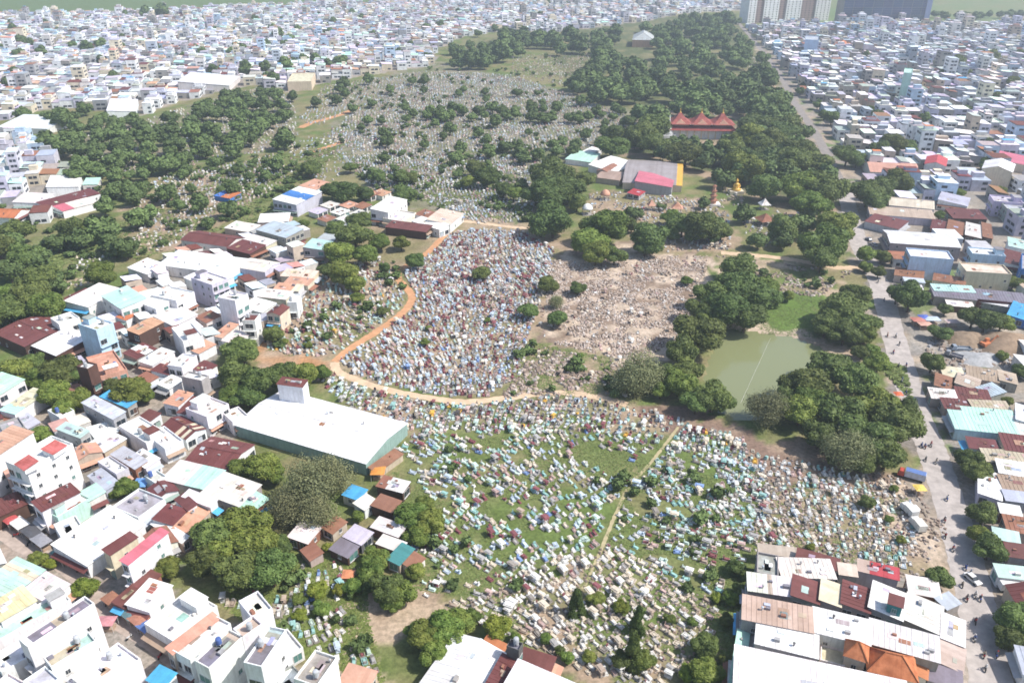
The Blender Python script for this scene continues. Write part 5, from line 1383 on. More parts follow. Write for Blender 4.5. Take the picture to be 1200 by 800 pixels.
# ------------------------------------------------------------------ broken concrete and soil on the cleared ground
rx, ry, rz_ = [], [], []
V, Fc, K = [], [], []
r9 = np.random.default_rng(9)
def chunks(poly, n, s0, s1, cols, thr=.38):
    P = [G(*p) for p in poly]; xs = [p.x for p in P]; ys = [p.y for p in P]
    x = r9.uniform(min(xs), max(xs), n); y = r9.uniform(min(ys), max(ys), n)
    px, py = PIX(x, y); ok = inpoly(px, py, poly) & (vnoise(x, y, 7) > thr)
    for a_, b_ in zip(x[ok], y[ok]):
        s_ = r9.uniform(s0, s1); k = len(V)
        an = r9.uniform(0, 6.28); c, s = math.cos(an), math.sin(an); h_ = s_ * r9.uniform(.3, .8); cc = np.array(cols[r9.integers(len(cols))]) * r9.uniform(.75, 1.1)
        for z, f in ((-.05, 1.0), (h_, .55)):
            for lx, ly in ((-1, -.7), (1, -.6), (.9, .7), (-.8, .8)):
                lx *= s_ * f * r9.uniform(.7, 1.1); ly *= s_ * f * r9.uniform(.7, 1.1)
                V.append((a_ + lx * c - ly * s, b_ + lx * s + ly * c, z)); K.append(cc)
        Fc.extend([(k + 4, k + 5, k + 6, k + 7), (k, k + 1, k + 5, k + 4), (k + 1, k + 2, k + 6, k + 5), (k + 2, k + 3, k + 7, k + 6), (k + 3, k, k + 4, k + 7)])
RC2 = [(.56, .47, .41), (.50, .40, .33), (.42, .33, .27), (.30, .23, .18), (.22, .17, .14), (.60, .54, .49)]
RC = [(.42, .34, .28), (.52, .46, .41), (.26, .20, .16), (.34, .26, .21), (.22, .18, .15)]
chunks([(640, 300), (700, 300), (830, 300), (815, 350), (795, 395), (745, 425), (640, 400)], 26000, .14, .70, RC2, .27)
chunks([(590, 400), (745, 425), (735, 468), (590, 465)], 2200, .3, 1.1, RC)
chunks([(885, 530), (1060, 560), (1110, 620), (1075, 680), (885, 645)], 2500, .25, .8, RC)
chunks([(520, 715), (700, 640), (840, 705), (800, 800), (640, 765)], 3000, .2, .6, RC)
chunks([(840, 300), (1000, 318), (960, 348), (880, 340)], 1500, .3, 1.0, RC)
chunks([(1085, 395), (1200, 400), (1200, 438), (1090, 440)], 900, .3, 1.2, RC + [(.3, .3, .31)])
o = np_mesh('rubble', np.array(V), np.array(Fc), attr_mat('rubble_surface', .95, 1.5, (.7, .68, .66)), np.array(K))
tag(o, 'pale broken concrete and soil clods strewn over the cleared graves', 'rubble', kind='stuff')

# ------------------------------------------------------------------ weeds and tall grass between the graves
V, K = [], []
def weeds(poly, n, thr, s0, s1, c0, c1, off=0):
    P = [G(*p) for p in poly]; xs = [p.x for p in P]; ys = [p.y for p in P]
    x = r9.uniform(min(xs), max(xs), n); y = r9.uniform(min(ys), max(ys), n)
    px, py = PIX(x, y)
    ok = inpoly(px, py, poly) & (vnoise(x + off, y, 11) * .6 + vnoise(x, y + off, 4) * .4 > thr)
    x, y = x[ok], y[ok]; m = len(x)
    for k in range(3):
        an = r9.uniform(0, 6.28, m); s = r9.uniform(s0, s1, m); hh = s * r9.uniform(.15, .5, m)
        ox, oy = r9.normal(0, .25, m), r9.normal(0, .25, m)
        dx, dy = np.cos(an) * s, np.sin(an) * s; lx, ly = -np.sin(an) * s * .7, np.cos(an) * s * .7
        z = np.zeros(m)
        Q = np.stack([np.stack([x + ox - dx, y + oy - dy, z], 1), np.stack([x + ox + dx, y + oy + dy, z], 1),
                      np.stack([x + ox + dx * .7 + lx, y + oy + dy * .7 + ly, hh], 1), np.stack([x + ox - dx * .8 + lx, y + oy - dy * .8 + ly, hh * .9], 1)], 1)
        V.append(Q.reshape(-1, 3))
        tt = r9.random((m, 1)); K.append(np.repeat(np.array(c0) * (1 - tt) + np.array(c1) * tt, 4, 0))
GC0, GC1 = (.115, .160, .045), (.19, .215, .075)
weeds([(455, 520), (700, 505), (890, 545), (905, 600), (850, 720), (700, 650), (560, 700), (480, 690)], 60000, .44, .12, .32, GC0, GC1, 31)
weeds([(520, 715), (700, 640), (840, 705), (800, 810), (640, 765)], 14000, .48, .12, .32, GC0, GC1, 31)
weeds([(320, 640), (430, 650), (430, 720), (450, 800), (330, 760), (260, 710)], 14000, .38, .15, .4, (.11, .15, .035), (.19, .215, .065), 12)
weeds([(590, 395), (745, 425), (735, 470), (590, 465)], 9000, .45, .15, .35, GC0, GC1, 5)
weeds([(885, 530), (1060, 560), (1075, 680), (885, 645)], 9000, .48, .12, .3, GC0, GC1, 8)
weeds([(300, 420), (470, 300), (480, 350), (400, 415)], 10000, .46, .15, .35, GC0, GC1, 9)
weeds([(0, 300), (150, 260), (300, 190), (400, 170), (340, 250), (200, 290), (100, 330), (0, 390)], 26000, .40, .3, .9, GC0, GC1, 4)
weeds([(380, 180), (640, 190), (640, 262), (540, 255), (440, 220)], 18000, .45, .3, .8, GC0, GC1, 2)
weeds([(845, 350), (965, 340), (968, 396), (850, 388)], 6000, .3, .12, .3, (.12, .165, .045), (.16, .20, .065), 2)
weeds([(0, 425), (60, 420), (60, 450), (20, 440), (0, 440)], 1500, .3, .4, .9, GC0, GC1, 2)
weeds([(820, 660), (870, 640), (880, 690), (850, 800), (800, 800), (830, 720)], 5000, .4, .2, .5, GC0, GC1, 2)
weeds([(1030, 420), (1060, 430), (1070, 470), (1040, 440)], 800, .2, .4, 1.0, GC0, GC1, 2)
Vw = np.vstack(V); Kw = np.vstack(K)
o = np_mesh('weeds', Vw, np.arange(len(Vw)).reshape(-1, 4), attr_mat('weed_leaves', .8, 1.0, (.7, .72, .7)), Kw)
tag(o, 'patchy green weeds and long grass growing between the graves', 'weeds', kind='stuff')

# ------------------------------------------------------------------ temple with three peaked roofs
p = G(822, 163); sc_ = 1 / PPM(163)
tmp = thing('temple', (p.x, p.y + 8, 0), R(-4), 'temple with three red pointed roofs and white walls in the wood', 'temple')
tmp.scale = (1, 1, .95)
Wt = 74 * sc_; l = Wt / 2
MB().box(-l, l, -8, 8, 0, 7).build('wall', M_WALL, tmp, C['white'])
m = MB(); 
for k in range(9):
    x = -l + (k + .5) * Wt / 9
    m = MB(); m.lathe([(.45, 0), (.4, 6.8)], x, -9.2, 8); m.build('column', M_WALL, tmp, C['cream'])
m = MB().ring([[(-l - 2, -10.5, 6.9), (l + 2, -10.5, 6.9), (l + 2, 10.5, 6.9), (-l - 2, 10.5, 6.9)], [(-l + 1, -7.5, 9.4), (l - 1, -7.5, 9.4), (l - 1, 7.5, 9.4), (-l + 1, 7.5, 9.4)]])
m.build('roof_skirt', M_TILE, tmp, (.34, .08, .075))
TR = (.36, .105, .09)
for k in range(3):
    cx = -l + (k + .5) * Wt / 3; a = Wt / 6 * .98
    MB().box(cx - a * .8, cx + a * .8, -6.5, 6.5, 9.41, 11.4).build('upper_wall', M_WALL, tmp, C['salmon'])
    prof = [(1.12, 11.0), (.86, 12.0), (.58, 13.6), (.34, 15.6), (.14, 17.8)]
    rf = MB().ring([[(cx + sx * a * f, sy * 8.4 * f, z) for sx, sy in ((-1, -1), (1, -1), (1, 1), (-1, 1))] for f, z in prof]).build('roof', M_TILE, tmp, TR)
    MB().lathe([(.55, 17.6), (.8, 18.2), (.35, 18.9), (.12, 21.5)], cx, 0, 8).build('finial', M_PAINT, rf, C['gold'])
    for sx in (-1, 1):
        MB().tube((cx + sx * a * 1.12, -9.4, 11.0), (cx + sx * a * 1.22, -10.1, 12.4), .22, .05, 5).build('roof_horn', M_PAINT, rf, C['offwhite'])
    gb = MB().add([(cx - a * .55, -8.6, 11.1), (cx + a * .55, -8.6, 11.1), (cx, -7.2, 14.4), (cx - a * .5, -5, 11.1), (cx + a * .5, -5, 11.1), (cx, -4, 14.4)], [(0, 1, 2), (1, 4, 5, 2), (0, 2, 5, 3), (3, 5, 4), (0, 3, 4, 1)])
    gb.build('gable', M_WALL, rf, C['salmon'])
p = G(783, 162)
st = thing('stupa', (p.x, p.y, 0), 0, 'white bell-shaped stupa at the left end of the red-roofed temple', 'stupa')
MB().box(-4.5, 4.5, -4.5, 4.5, 0, 3).build('base', M_WALL, st, C['white'])
MB().lathe([(4, 3), (4.1, 4.5), (3.4, 6.5), (2.2, 8.3), (1.6, 9), (1.7, 9.8), (.9, 10.2), (.5, 13), (.08, 17)], 0, 0, 14).build('dome', M_WALL, st, C['white'], True)
FOOTPRINTS.append((p.x, p.y, 9, 9, 0))
# seated golden statue and tiered orange shrine
p = G(862, 227)
st = thing('golden_statue', (p.x, p.y, 0), 0, 'golden seated statue on a pale plinth at the edge of the temple wood', 'statue')
MB().box(-4, 4, -3, 3, 0, 2.2).build('plinth', M_WALL, st, C['cream'])
MB().lathe([(2.6, 2.2), (2.8, 2.9), (1.9, 3.5), (1.4, 4.3), (1.55, 5.6), (1.3, 6.2), (.5, 6.5), (.45, 6.8), (.8, 7.2), (.85, 7.8), (.55, 8.4), (.25, 8.8), (.08, 9.2)], 0, 0, 12).build('figure', M_PAINT, st, C['gold'], True)
m = MB()
for s in (-1, 1):
    m.tube((s * 1.35, 0, 6.0), (s * 1.9, -.7, 4.5), .4, .33, 7); m.tube((s * 1.9, -.7, 4.5), (s * .3, -1.6, 3.9), .33, .25, 7)
m.build('arms', M_PAINT, st, C['gold'])
p = G(835, 240)
st = thing('tiered_shrine', (p.x, p.y, 0), 0, 'orange tiered shrine tower left of the golden statue', 'shrine')
MB().box(-4, 4, -3, 3, 0, 1).build('base', M_WALL, st, C['offwhite'])
for k in range(4):
    r_ = 2.6 - k * .45; z = 1 + k * 2.6
    tr_ = MB().lathe([(r_ * .72, z), (r_ * .72, z + 1.9)], 0, 0, 8).build('storey', M_WALL, st, C['salmon'])
    MB().lathe([(r_ * 1.1, z + 1.9), (r_ * .7, z + 2.35), (r_ * .5, z + 2.6)], 0, 0, 8).build('eave', M_TILE, tr_, C['rust'])
def pavilion(px, py, w, rc, label, dome=False):
    p = G(px, py + 3); s = w / PPM(py) / 2
    t_ = thing('pavilion', (p.x, p.y, 0), R(random.uniform(-15, 15)), label, 'pavilion')
    for sx in (-1, 1):
        for sy in (-1, 1): MB().box(sx * s * .75 - .15, sx * s * .75 + .15, sy * s * .75 - .15, sy * s * .75 + .15, .2, 3).build('post', M_WALL, t_, C['cream'])
    MB().box(-s, s, -s, s, 0, .2).build('floor_slab', M_WALL, t_, C['concrete'])
    if dome: MB().lathe([(s * 1.1, 3), (s, 3.8), (s * .8, 4.8), (s * .45, 5.6), (.1, 6.1)], 0, 0, 12).build('dome', M_WALL, t_, C[rc], True)
    else: MB().ring([[(sx * s * f, sy * s * f, z) for sx, sy in ((-1, -1), (1, -1), (1, 1), (-1, 1))] for f, z in ((1.2, 2.9), (.7, 4), (.3, 5.2), (.05, 6))]).build('roof', M_TILE, t_, C[rc])
pavilion(763, 243, 8, 'salmon', 'small salmon-roofed pavilion below the red-pink shed')
pavilion(793, 246, 11, 'salmon', 'wider salmon pavilion between graves and trees right of the red-pink shed')
pavilion(709, 231, 11, 'salmon', 'pinkish domed pavilion left of the red-pink shed', True)
pavilion(688, 248, 12, 'white', 'white domed pavilion among the big trees left of the temple yard', True)
pavilion(896, 260, 16, 'rust', 'wide rust-red-roofed pavilion in the small plot by the temple wood')
pavilion(916, 260, 9, 'rust', 'narrow rust-red-roofed pavilion beside the wide one')
pavilion(876, 257, 11, 'white', 'white-roofed pavilion at the left of the small temple plot')
pavilion(895, 242, 10, 'white', 'white-roofed pavilion at the top of the small temple plot')
pavilion(937, 253, 6, 'white', 'tiny white pavilion at the right among dense trees')
# ochre building in the far wood
house([(740, 46), (744, 41), (764, 41), (768, 48)], 9, 'h', 'bluegrey', 'salmon', name='hall', cat='hall', label='pale-roofed pinkish hall standing alone in the far wood', windows=False, rec=False)

# ------------------------------------------------------------------ tall blocks on the skyline
def far_base(px0, px1, py):
    a_, b_ = G(px0, py), G(px1, py); return (a_ + b_) / 2, (b_ - a_).length
c_, w_ = far_base(868, 980, 27)
ap = thing('apartment_block', (c_.x, c_.y + 25, 0), R(18), 'row of white and brown apartment towers at the top edge', 'apartment block')
n = 11
for k in range(n):
    brown = k in (1, 4, 7, 8)
    x0 = -w_ / 2 + w_ * k / n; x1 = -w_ / 2 + w_ * (k + 1) / n
    bay = MB().box(x0, x1, -12 + (2 if brown else 0), 12, 0, 62).build('bay', M_WALL, ap, (.33, .24, .22) if brown else C['white'])
    m = MB()
    for f in range(18):
        for c2 in range(2):
            xx = x0 + (x1 - x0) * (c2 + .5) / 2
            m.box(xx - .8, xx + .8, -12.1 + (2 if brown else 0), -12.0 + (2 if brown else 0), 1.2 + f * 3.4, 2.9 + f * 3.4)
    tag(m.build('windows', M_GLASS, bay), kind='stuff')
    m = MB()
    for f in range(1, 18): m.box(x0 + .3, x1 - .3, -12.3 + (2 if brown else 0), -12.02 + (2 if brown else 0), f * 3.4 - .3, f * 3.4 + .5)
    tag(m.build('balconies', M_WALL, bay, (.40, .30, .28) if brown else C['white']), kind='stuff')
c_, w_ = far_base(985, 1087, 30)
nb_ = thing('unfinished_block', (c_.x, c_.y + 15, 0), 0, 'huge unfinished block wrapped in dark blue safety netting at the top edge', 'building')
MB().box(-w_ / 2, w_ / 2, -15, 15, 0, 60).build('concrete_frame', M_WALL, nb_, C['concrete'])
for k in range(9):
    x0 = -w_ / 2 + w_ * k / 9 + .4; x1 = -w_ / 2 + w_ * (k + 1) / 9 - .4
    for f in range(5):
        MB().box(x0, x1, -15.5, -15.1, 3 + f * 11.4, 14 + f * 11.4).build('netting_panel', M_PAINT, nb_, tuple(v * random.uniform(.8, 1.2) for v in (.055, .085, .18)))
m = MB()
for f in range(18): m.box(-w_ / 2, w_ / 2, -15.9, -15.55, f * 3.4 + 2, f * 3.4 + 2.25)
m.build('scaffold_rails', M_PAINT, nb_, C['slate'])
MB().box(w_ / 2 - 9, w_ / 2 - 1, -17, -15.95, 0, 60).build('hoist_shaft', M_PAINT, nb_, (.2, .25, .42))

# far tree belts behind the city (top corners)
for poly, sd, lab in (([(1085, 12), (1130, 14), (1200, 14), (1260, 14), (1260, 22), (1100, 22)], 41, 'dark tree in the belt beyond the blue netted block'),):
    wood(poly, 26, 24, 36, 'b', 'trees of the far right belt', lab, seed=sd)

# ------------------------------------------------------------------ vehicles
def shade(c, f): return tuple(v * f for v in c)
MW = MB().wheel(0, 0, .3, .3, .12, 12).mesh('wheel', M_DARK)
def bike_mesh():
    m = MB()
    m.tube((-.45, 0, .62), (.1, 0, .5), .13, .11, 6); m.box(-.62, .12, -.13, .13, .66, .78); m.tube((.1, 0, .5), (.48, 0, .85), .09, .07, 6)
    m.tube((.48, 0, .95), (.62, 0, .3), .045, .04, 5); m.box(.42, .62, -.16, .16, .5, .95); m.tube((-.5, .1, .3), (0, .1, .4), .05, .05, 5)
    return m.mesh('body', M_PAINT)
BM = bike_mesh()
HB = MB().tube((.44, -.33, 1.03), (.44, .33, 1.03), .025, .025, 5).tube((.47, 0, .9), (.44, 0, 1.03), .03, .03, 5).mesh('handlebar', M_DARK)
def rider_mesh():
    """seated rider: one skinned body, thighs forward, arms to the bars"""
    js = [((-.18, 0, .86), .15), ((-.14, 0, 1.12), .15), ((-.1, 0, 1.36), .16), ((-.08, 0, 1.5), .07), ((-.06, 0, 1.66), .12), ((-.05, 0, 1.76), .10)]
    ed = [(0, 1), (1, 2), (2, 3), (3, 4), (4, 5)]
    for s in (-1, 1):
        k = len(js)
        js += [((-.1, s * .2, 1.4), .075), ((.1, s * .27, 1.2), .055), ((.4, s * .28, 1.06), .045), ((.46, s * .28, 1.04), .04)]
        ed += [(2, k), (k, k + 1), (k + 1, k + 2), (k + 2, k + 3)]
        k = len(js)
        js += [((-.1, s * .13, .84), .11), ((.26, s * .2, .82), .085), ((.2, s * .19, .42), .06), ((.34, s * .19, .38), .05)]
        ed += [(0, k), (k, k + 1), (k + 1, k + 2), (k + 2, k + 3)]
    me = bpy.data.meshes.new('tmp'); me.from_pydata([j[0] for j in js], ed, [])
    o = bpy.data.objects.new('tmp', me); COL.objects.link(o)
    o.modifiers.new('s', 'SKIN')
    sv = me.skin_vertices[0].data
    for i_, j in enumerate(js): sv[i_].radius = (j[1], j[1])
    sv[0].use_root = True
    o.modifiers.new('d', 'SUBSURF').levels = 1
    dg = bpy.context.evaluated_depsgraph_get()
    r_ = bpy.data.meshes.new_from_object(o.evaluated_get(dg)); bpy.data.objects.remove(o)
    r_.name = 'person'; r_.materials.clear()
    r_.materials.append(M_PAINT); r_.materials.append(plain('skin', (.40, .25, .17), .6)); r_.materials.append(plain('trousers', (.05, .055, .08), .8))
    for p_ in r_.polygons:
        c = p_.center
        p_.material_index = 1 if (c.z > 1.5 or c.x > .36 and c.z > .9) else (2 if c.z < .93 else 0)
        p_.use_smooth = True
    return r_
RM = rider_mesh()
HELM = MB().lathe([(.15, 1.62), (.165, 1.72), (.14, 1.84), (.06, 1.9)], -.06, 0, 10).mesh('helmet', M_PAINT)
BIKES = [(1108, 628), (1117, 643), (1128, 685), (1133, 701), (1143, 697), (1149, 701), (1143, 728), (1142, 748), (1153, 767), (1168, 767), (1155, 783), (1080, 522), (1084, 523), (1091, 521),
         (1085, 538), (1097, 541), (1110, 584), (1107, 609), (1040, 393), (1050, 394), (1054, 403), (1047, 413), (1053, 429), (1062, 428), (1057, 446), (1062, 459), (1132, 665), (1137, 672), (1070, 470), (1036, 352), (1029, 330), (1076, 500)]
SH = [('white', (.7, .7, .7)), ('dark', (.05, .05, .06)), ('red', (.4, .05, .05)), ('blue', (.08, .15, .4)), ('grey', (.3, .3, .3)), ('beige', (.5, .42, .32))]
BC = [('black', (.03, .03, .03)), ('red', (.35, .03, .03)), ('blue', (.04, .08, .3)), ('white', (.6, .6, .6))]
def road_dir(x, y):
    k = int(((RWX - np.array((x, y))) ** 2).sum(1).argmin()); k = min(max(k, 1), len(RWX) - 2)
    d = RWX[k + 1] - RWX[k - 1]; return math.atan2(d[1], d[0])
ORD = ['first', 'second', 'third', 'fourth', 'fifth', 'sixth', 'seventh', 'eighth', 'ninth', 'tenth', 'eleventh', 'twelfth', 'thirteenth', 'fourteenth', 'fifteenth', 'sixteenth', 'seventeenth', 'eighteenth', 'nineteenth', 'twentieth']
def ordn(i):
    if i < 20: return ORD[i]
    tens = ['twenty', 'thirty', 'forty', 'fifty', 'sixty', 'seventy', 'eighty', 'ninety']
    n_ = i + 1
    return tens[n_ // 10 - 2] + ('-' + ORD[n_ % 10 - 1] if n_ % 10 else 'th') if n_ < 100 else str(n_) + 'th'
cnt = {}
for i_, (px, py) in enumerate(sorted(BIKES, key=lambda b_: -b_[1])):
    p = G(px, py, .5); a = road_dir(p.x, p.y) + (math.pi if i_ % 2 else 0) + random.uniform(-.1, .1)
    bn, bc = BC[i_ % 4]; sn, sc2 = SH[(i_ * 5 + i_ // 6) % 6]
    k = cnt[bn] = cnt.get(bn, -1) + 1; k2 = cnt['s' + sn] = cnt.get('s' + sn, -1) + 1
    b_ = thing('motorbike', (p.x, p.y, .034), a, f'{bn} motorbike on the road, {ordn(k)} from the bottom edge', 'motorbike', 'motorbikes on the road')
    link('body', BM, b_, color=bc); link('handlebar', HB, b_)
    link('wheel', MW, b_, (-.6, 0, 0)); link('wheel', MW, b_, (.62, 0, 0))
    r_ = tag(link('person', RM, None, (p.x, p.y, .034), a, color=sc2), f'rider in {sn} top on a motorbike, {ordn(k2)} from the bottom edge', 'person', 'riders on the road')
    link('helmet', HELM, r_, color=random.choice([(.6, .6, .6), (.05, .05, .06), (.4, .04, .04), (.1, .2, .4)]))

for i_, (px, py) in enumerate([(20, 628), (34, 638), (66, 650), (92, 668), (126, 708), (140, 722), (152, 748), (172, 744), (188, 770), (206, 772)]):
    p = G(px, py); bn, bc = BC[(i_ * 3 + 1) % 4]
    b_ = thing('motorbike', (p.x, p.y, .05), random.uniform(0, 6.28), f'{bn} motorbike parked in the alley at lower left, {ordn(i_)} along from the left', 'motorbike', 'motorbikes parked in the alley')
    link('body', BM, b_, color=bc); link('handlebar', HB, b_); link('wheel', MW, b_, (-.6, 0, 0)); link('wheel', MW, b_, (.62, 0, 0))

def truck(px, py, a, L, cabc, boxc, label, name='truck', flat=False, tarp=None):
    p = G(px, py, 1.0)
    t_ = thing(name, (p.x, p.y, .03), a, label, 'truck')
    w = 1.05
    MB().box(-L / 2, L / 2, -w * .8, w * .8, .55, .75).build('chassis', M_DARK, t_)
    cab = MB().ring([[(L / 2 - 1.7, -w, .6), (L / 2, -w, .6), (L / 2, w, .6), (L / 2 - 1.7, w, .6)], [(L / 2 - 1.7, -w, 1.4), (L / 2, -w, 1.4), (L / 2, w, 1.4), (L / 2 - 1.7, w, 1.4)],
                     [(L / 2 - 1.7, -w * .92, 2.25), (L / 2 - .45, -w * .92, 2.25), (L / 2 - .45, w * .92, 2.25), (L / 2 - 1.7, w * .92, 2.25)]]).build('cab', M_PAINT, t_, cabc)
    MB().add([(L / 2 - .02, -w * .85, 1.45), (L / 2 - .02, w * .85, 1.45), (L / 2 - .38, w * .8, 2.15), (L / 2 - .38, -w * .8, 2.15), (L / 2 + .03, -w * .85, 1.47), (L / 2 + .03, w * .85, 1.47), (L / 2 - .33, w * .8, 2.17), (L / 2 - .33, -w * .8, 2.17)],
             [(4, 5, 6, 7), (0, 1, 5, 4), (1, 2, 6, 5), (2, 3, 7, 6), (3, 0, 4, 7)]).build('windscreen', M_GLASS, cab)
    if flat:
        m = MB().box(-L / 2, L / 2 - 1.85, -w, w, .76, .86)
        for q_ in ((-L / 2, L / 2 - 1.85, -w, -w + .06, .86, 1.5), (-L / 2, L / 2 - 1.85, w - .06, w, .86, 1.5), (-L / 2, -L / 2 + .06, -w + .06, w - .06, .86, 1.5)): m.box(*q_)
        m.build('cargo_bed', M_PAINT, t_, boxc)
    else:
        MB().box(-L / 2, L / 2 - 1.85, -w * 1.04, w * 1.04, .78, 2.7).build('cargo_box', M_PAINT, t_, boxc)
        if tarp: MB().box(-L / 2 + .1, L / 2 - 1.95, -w * 1.0, w * 1.0, 2.703, 2.78).build('roof_panel', M_PAINT, t_, tarp)
    for wx in (-L / 2 + 1.0, L / 2 - .9):
        for s in (-1, 1): link('wheel', MW, t_, (wx, s * w * .88, .1), 0, (1.35, 2.0, 1.35))
    return t_
truck(1068, 557, R(150), 7.2, (.5, .08, .05), (.55, .58, .66), 'truck with red cab and white-blue box parked beside the road by the graves', tarp=(.12, .2, .45))
truck(1065, 598, R(100), 5.2, (.7, .7, .7), (.72, .72, .70), 'white box truck parked among graves left of the road')
truck(1075, 615, R(95), 5.0, (.72, .72, .7), (.7, .68, .62), 'white truck parked just below the other white truck by the graves')
truck(1187, 688, R(-4), 6.5, (.7, .7, .72), (.74, .74, .74), 'white truck parked at the right edge below the mint roof')
truck(1126, 408, R(175), 7.0, (.3, .35, .42), (.33, .37, .42), 'grey tipper truck standing by the gravel heap', flat=True)
truck(1118, 416, R(140), 6.2, (.25, .27, .3), (.3, .3, .33), 'dark truck standing by the gravel heap below the grey tipper', flat=True)
def car(px, py, a, col, label):
    p = G(px, py, .8); t_ = thing('car', (p.x, p.y, .03), a, label, 'car')
    MB().ring([[(-2.1, -.85, .35), (2.1, -.85, .35), (2.1, .85, .35), (-2.1, .85, .35)], [(-2.15, -.88, .7), (2.15, -.88, .7), (2.15, .88, .7), (-2.15, .88, .7)], [(-2.0, -.82, .95), (1.9, -.82, .85), (1.9, .82, .85), (-2.0, .82, .95)]]).build('body', M_PAINT, t_, col)
    cb = MB().ring([[(-1.7, -.78, .94), (1.0, -.78, .9), (1.0, .78, .9), (-1.7, .78, .94)], [(-1.2, -.65, 1.42), (.35, -.65, 1.42), (.35, .65, 1.42), (-1.2, .65, 1.42)]]).build('windows', M_GLASS, t_)
    MB().box(-1.2, .35, -.66, .66, 1.422, 1.47).build('roof', M_PAINT, t_, col)
    for wx in (-1.3, 1.3):
        for s in (-1, 1): link('wheel', MW, t_, (wx, s * .78, 0), 0, (1.05, 1.6, 1.05))
car(1024, 286, R(100), (.6, .62, .66), 'silver car parked at the roadside by the white-roofed shed')
car(1018, 280, R(100), (.12, .14, .2), 'dark blue car parked beside the silver car by the white-roofed shed')
car(1140, 677, R(-70), (.7, .7, .7), 'white car driving on the road near the mint roof')
car(1098, 388, R(60), (.5, .5, .55), 'grey car parked under the round tree at the building site')
# excavator at the sand heap
p = G(1155, 405, .5)
ex = thing('excavator', (p.x, p.y, 0), R(20), 'orange excavator working below the sand heap', 'excavator')
for s in (-1, 1):
    MB().ring([[(x, s * 1.2 - .3, z) for x, z in ((-1.8, .1), (1.8, .1), (2.1, .5), (1.8, .9), (-1.8, .9), (-2.1, .5))], [(x, s * 1.2 + .3, z) for x, z in ((-1.8, .1), (1.8, .1), (2.1, .5), (1.8, .9), (-1.8, .9), (-2.1, .5))]]).build('track', M_DARK, ex)
MB().box(-2, 1.5, -1.3, 1.3, .95, 2.0).build('body', M_PAINT, ex, C['orange'])
cb = MB().box(.0, 1.5, .1, 1.2, 2.01, 3.2).build('cab', M_PAINT, ex, C['orange'])
MB().box(.2, 1.53, .2, 1.23, 2.2, 2.95).build('cab_window', M_GLASS, cb)
MB().tube((1.4, -.4, 1.8), (4, -.4, 4.4), .3, .25, 6).build('boom', M_PAINT, ex, C['orange'])
MB().tube((4, -.4, 4.4), (6, -.4, 2.0), .22, .16, 6).build('stick', M_PAINT, ex, C['orange'])
MB().ring([[(5.6, -1, 2.1), (6.6, -1, 1.9), (6.5, -1, 1.0), (5.7, -1, .9)], [(5.6, .2, 2.1), (6.6, .2, 1.9), (6.5, .2, 1.0), (5.7, .2, .9)]]).build('bucket', M_PAINT, ex, C['slate'])

# heaps of sand and gravel on the building site
def heap(px, py, rx_, ry_, h_, col, name, label):
    n_, k_ = 20, 9; V_, F_ = [], []
    p = G(px, py)
    for i_ in range(k_):
        f = i_ / (k_ - 1)
        for j_ in range(n_):
            a = 6.283 * j_ / n_; q_ = (1 - f) * (1 + .18 * math.sin(3 * a + 1) + .1 * math.sin(7 * a) + random.uniform(-.04, .04))
            V_.append((rx_ * q_ * math.cos(a), ry_ * q_ * math.sin(a), h_ * (1 - (1 - f) ** 1.3) * (1 + random.uniform(-.05, .05)) - (.2 if i_ == 0 else 0)))
    for i_ in range(k_ - 1):
        for j_ in range(n_): F_.append((i_ * n_ + j_, i_ * n_ + (j_ + 1) % n_, (i_ + 1) * n_ + (j_ + 1) % n_, (i_ + 1) * n_ + j_))
    F_.append(tuple((k_ - 1) * n_ + j_ for j_ in range(n_)))
    o = mesh_obj(name, V_, F_, plain(name + '_grains', col, .95, .1, 0, .6, .7), smooth=True); o.location = (p.x, p.y, 0)
    tag(o, label, 'heap')
heap(1180, 404, 15, 9, 5, (.29, .21, .145), 'sand_heap', 'big brown sand heap behind the excavator')
heap(1135, 398, 12, 6, 3.4, (.27, .20, .14), 'soil_heap', 'lower brown soil heap left of the excavator')
heap(1150, 420, 11, 6, 1.8, (.36, .36, .36), 'gravel_heap', 'flat grey gravel heap in front of the excavator')

# stalls: bright tarpaulins and umbrellas at the roadside market
def stall(px, py, w, d, h_, col, cn, label, a=0):
    p = G(px, py, h_); t_ = thing('market_stall', (p.x, p.y, 0), a, label, 'stall')
    for sx in (-1, 1):
        for sy in (-1, 1): MB().tube((sx * w * .45, sy * d * .45, 0), (sx * w * .45, sy * d * .45, h_), .05, .05, 5).build('pole', M_FRAME, t_)
    V_ = []; n_ = 5
    for i_ in range(n_):
        for j_ in range(n_):
            u, v_ = i_ / 4 * 2 - 1, j_ / 4 * 2 - 1
            V_.append((u * w / 2, v_ * d / 2, h_ + .35 * (1 - u * u) * (1 - v_ * v_) - .08 * random.random()))
    F_ = [(i_ * n_ + j_, (i_ + 1) * n_ + j_, (i_ + 1) * n_ + j_ + 1, i_ * n_ + j_ + 1) for i_ in range(4) for j_ in range(4)]
    o = mesh_obj('tarpaulin', V_, F_, M_PAINT, t_, col)
    md = o.modifiers.new('thick', 'SOLIDIFY'); md.thickness = .04
    MB().box(-w * .35, w * .35, -d * .3, d * .3, 0, .8).build('counter', M_PAINT, t_, C['tan'])
stall(1076, 374, 5, 4, 2.4, (.5, .2, .16), 'red', 'red tarpaulin stall, leftmost at the roadside market')
stall(1083, 371, 4, 4, 2.4, (.1, .15, .5), 'blue', 'deep blue tarpaulin stall at the roadside market')
stall(1092, 373, 6, 4, 2.4, (.5, .58, .72), 'pale blue', 'pale blue tarpaulin stall at the roadside market')
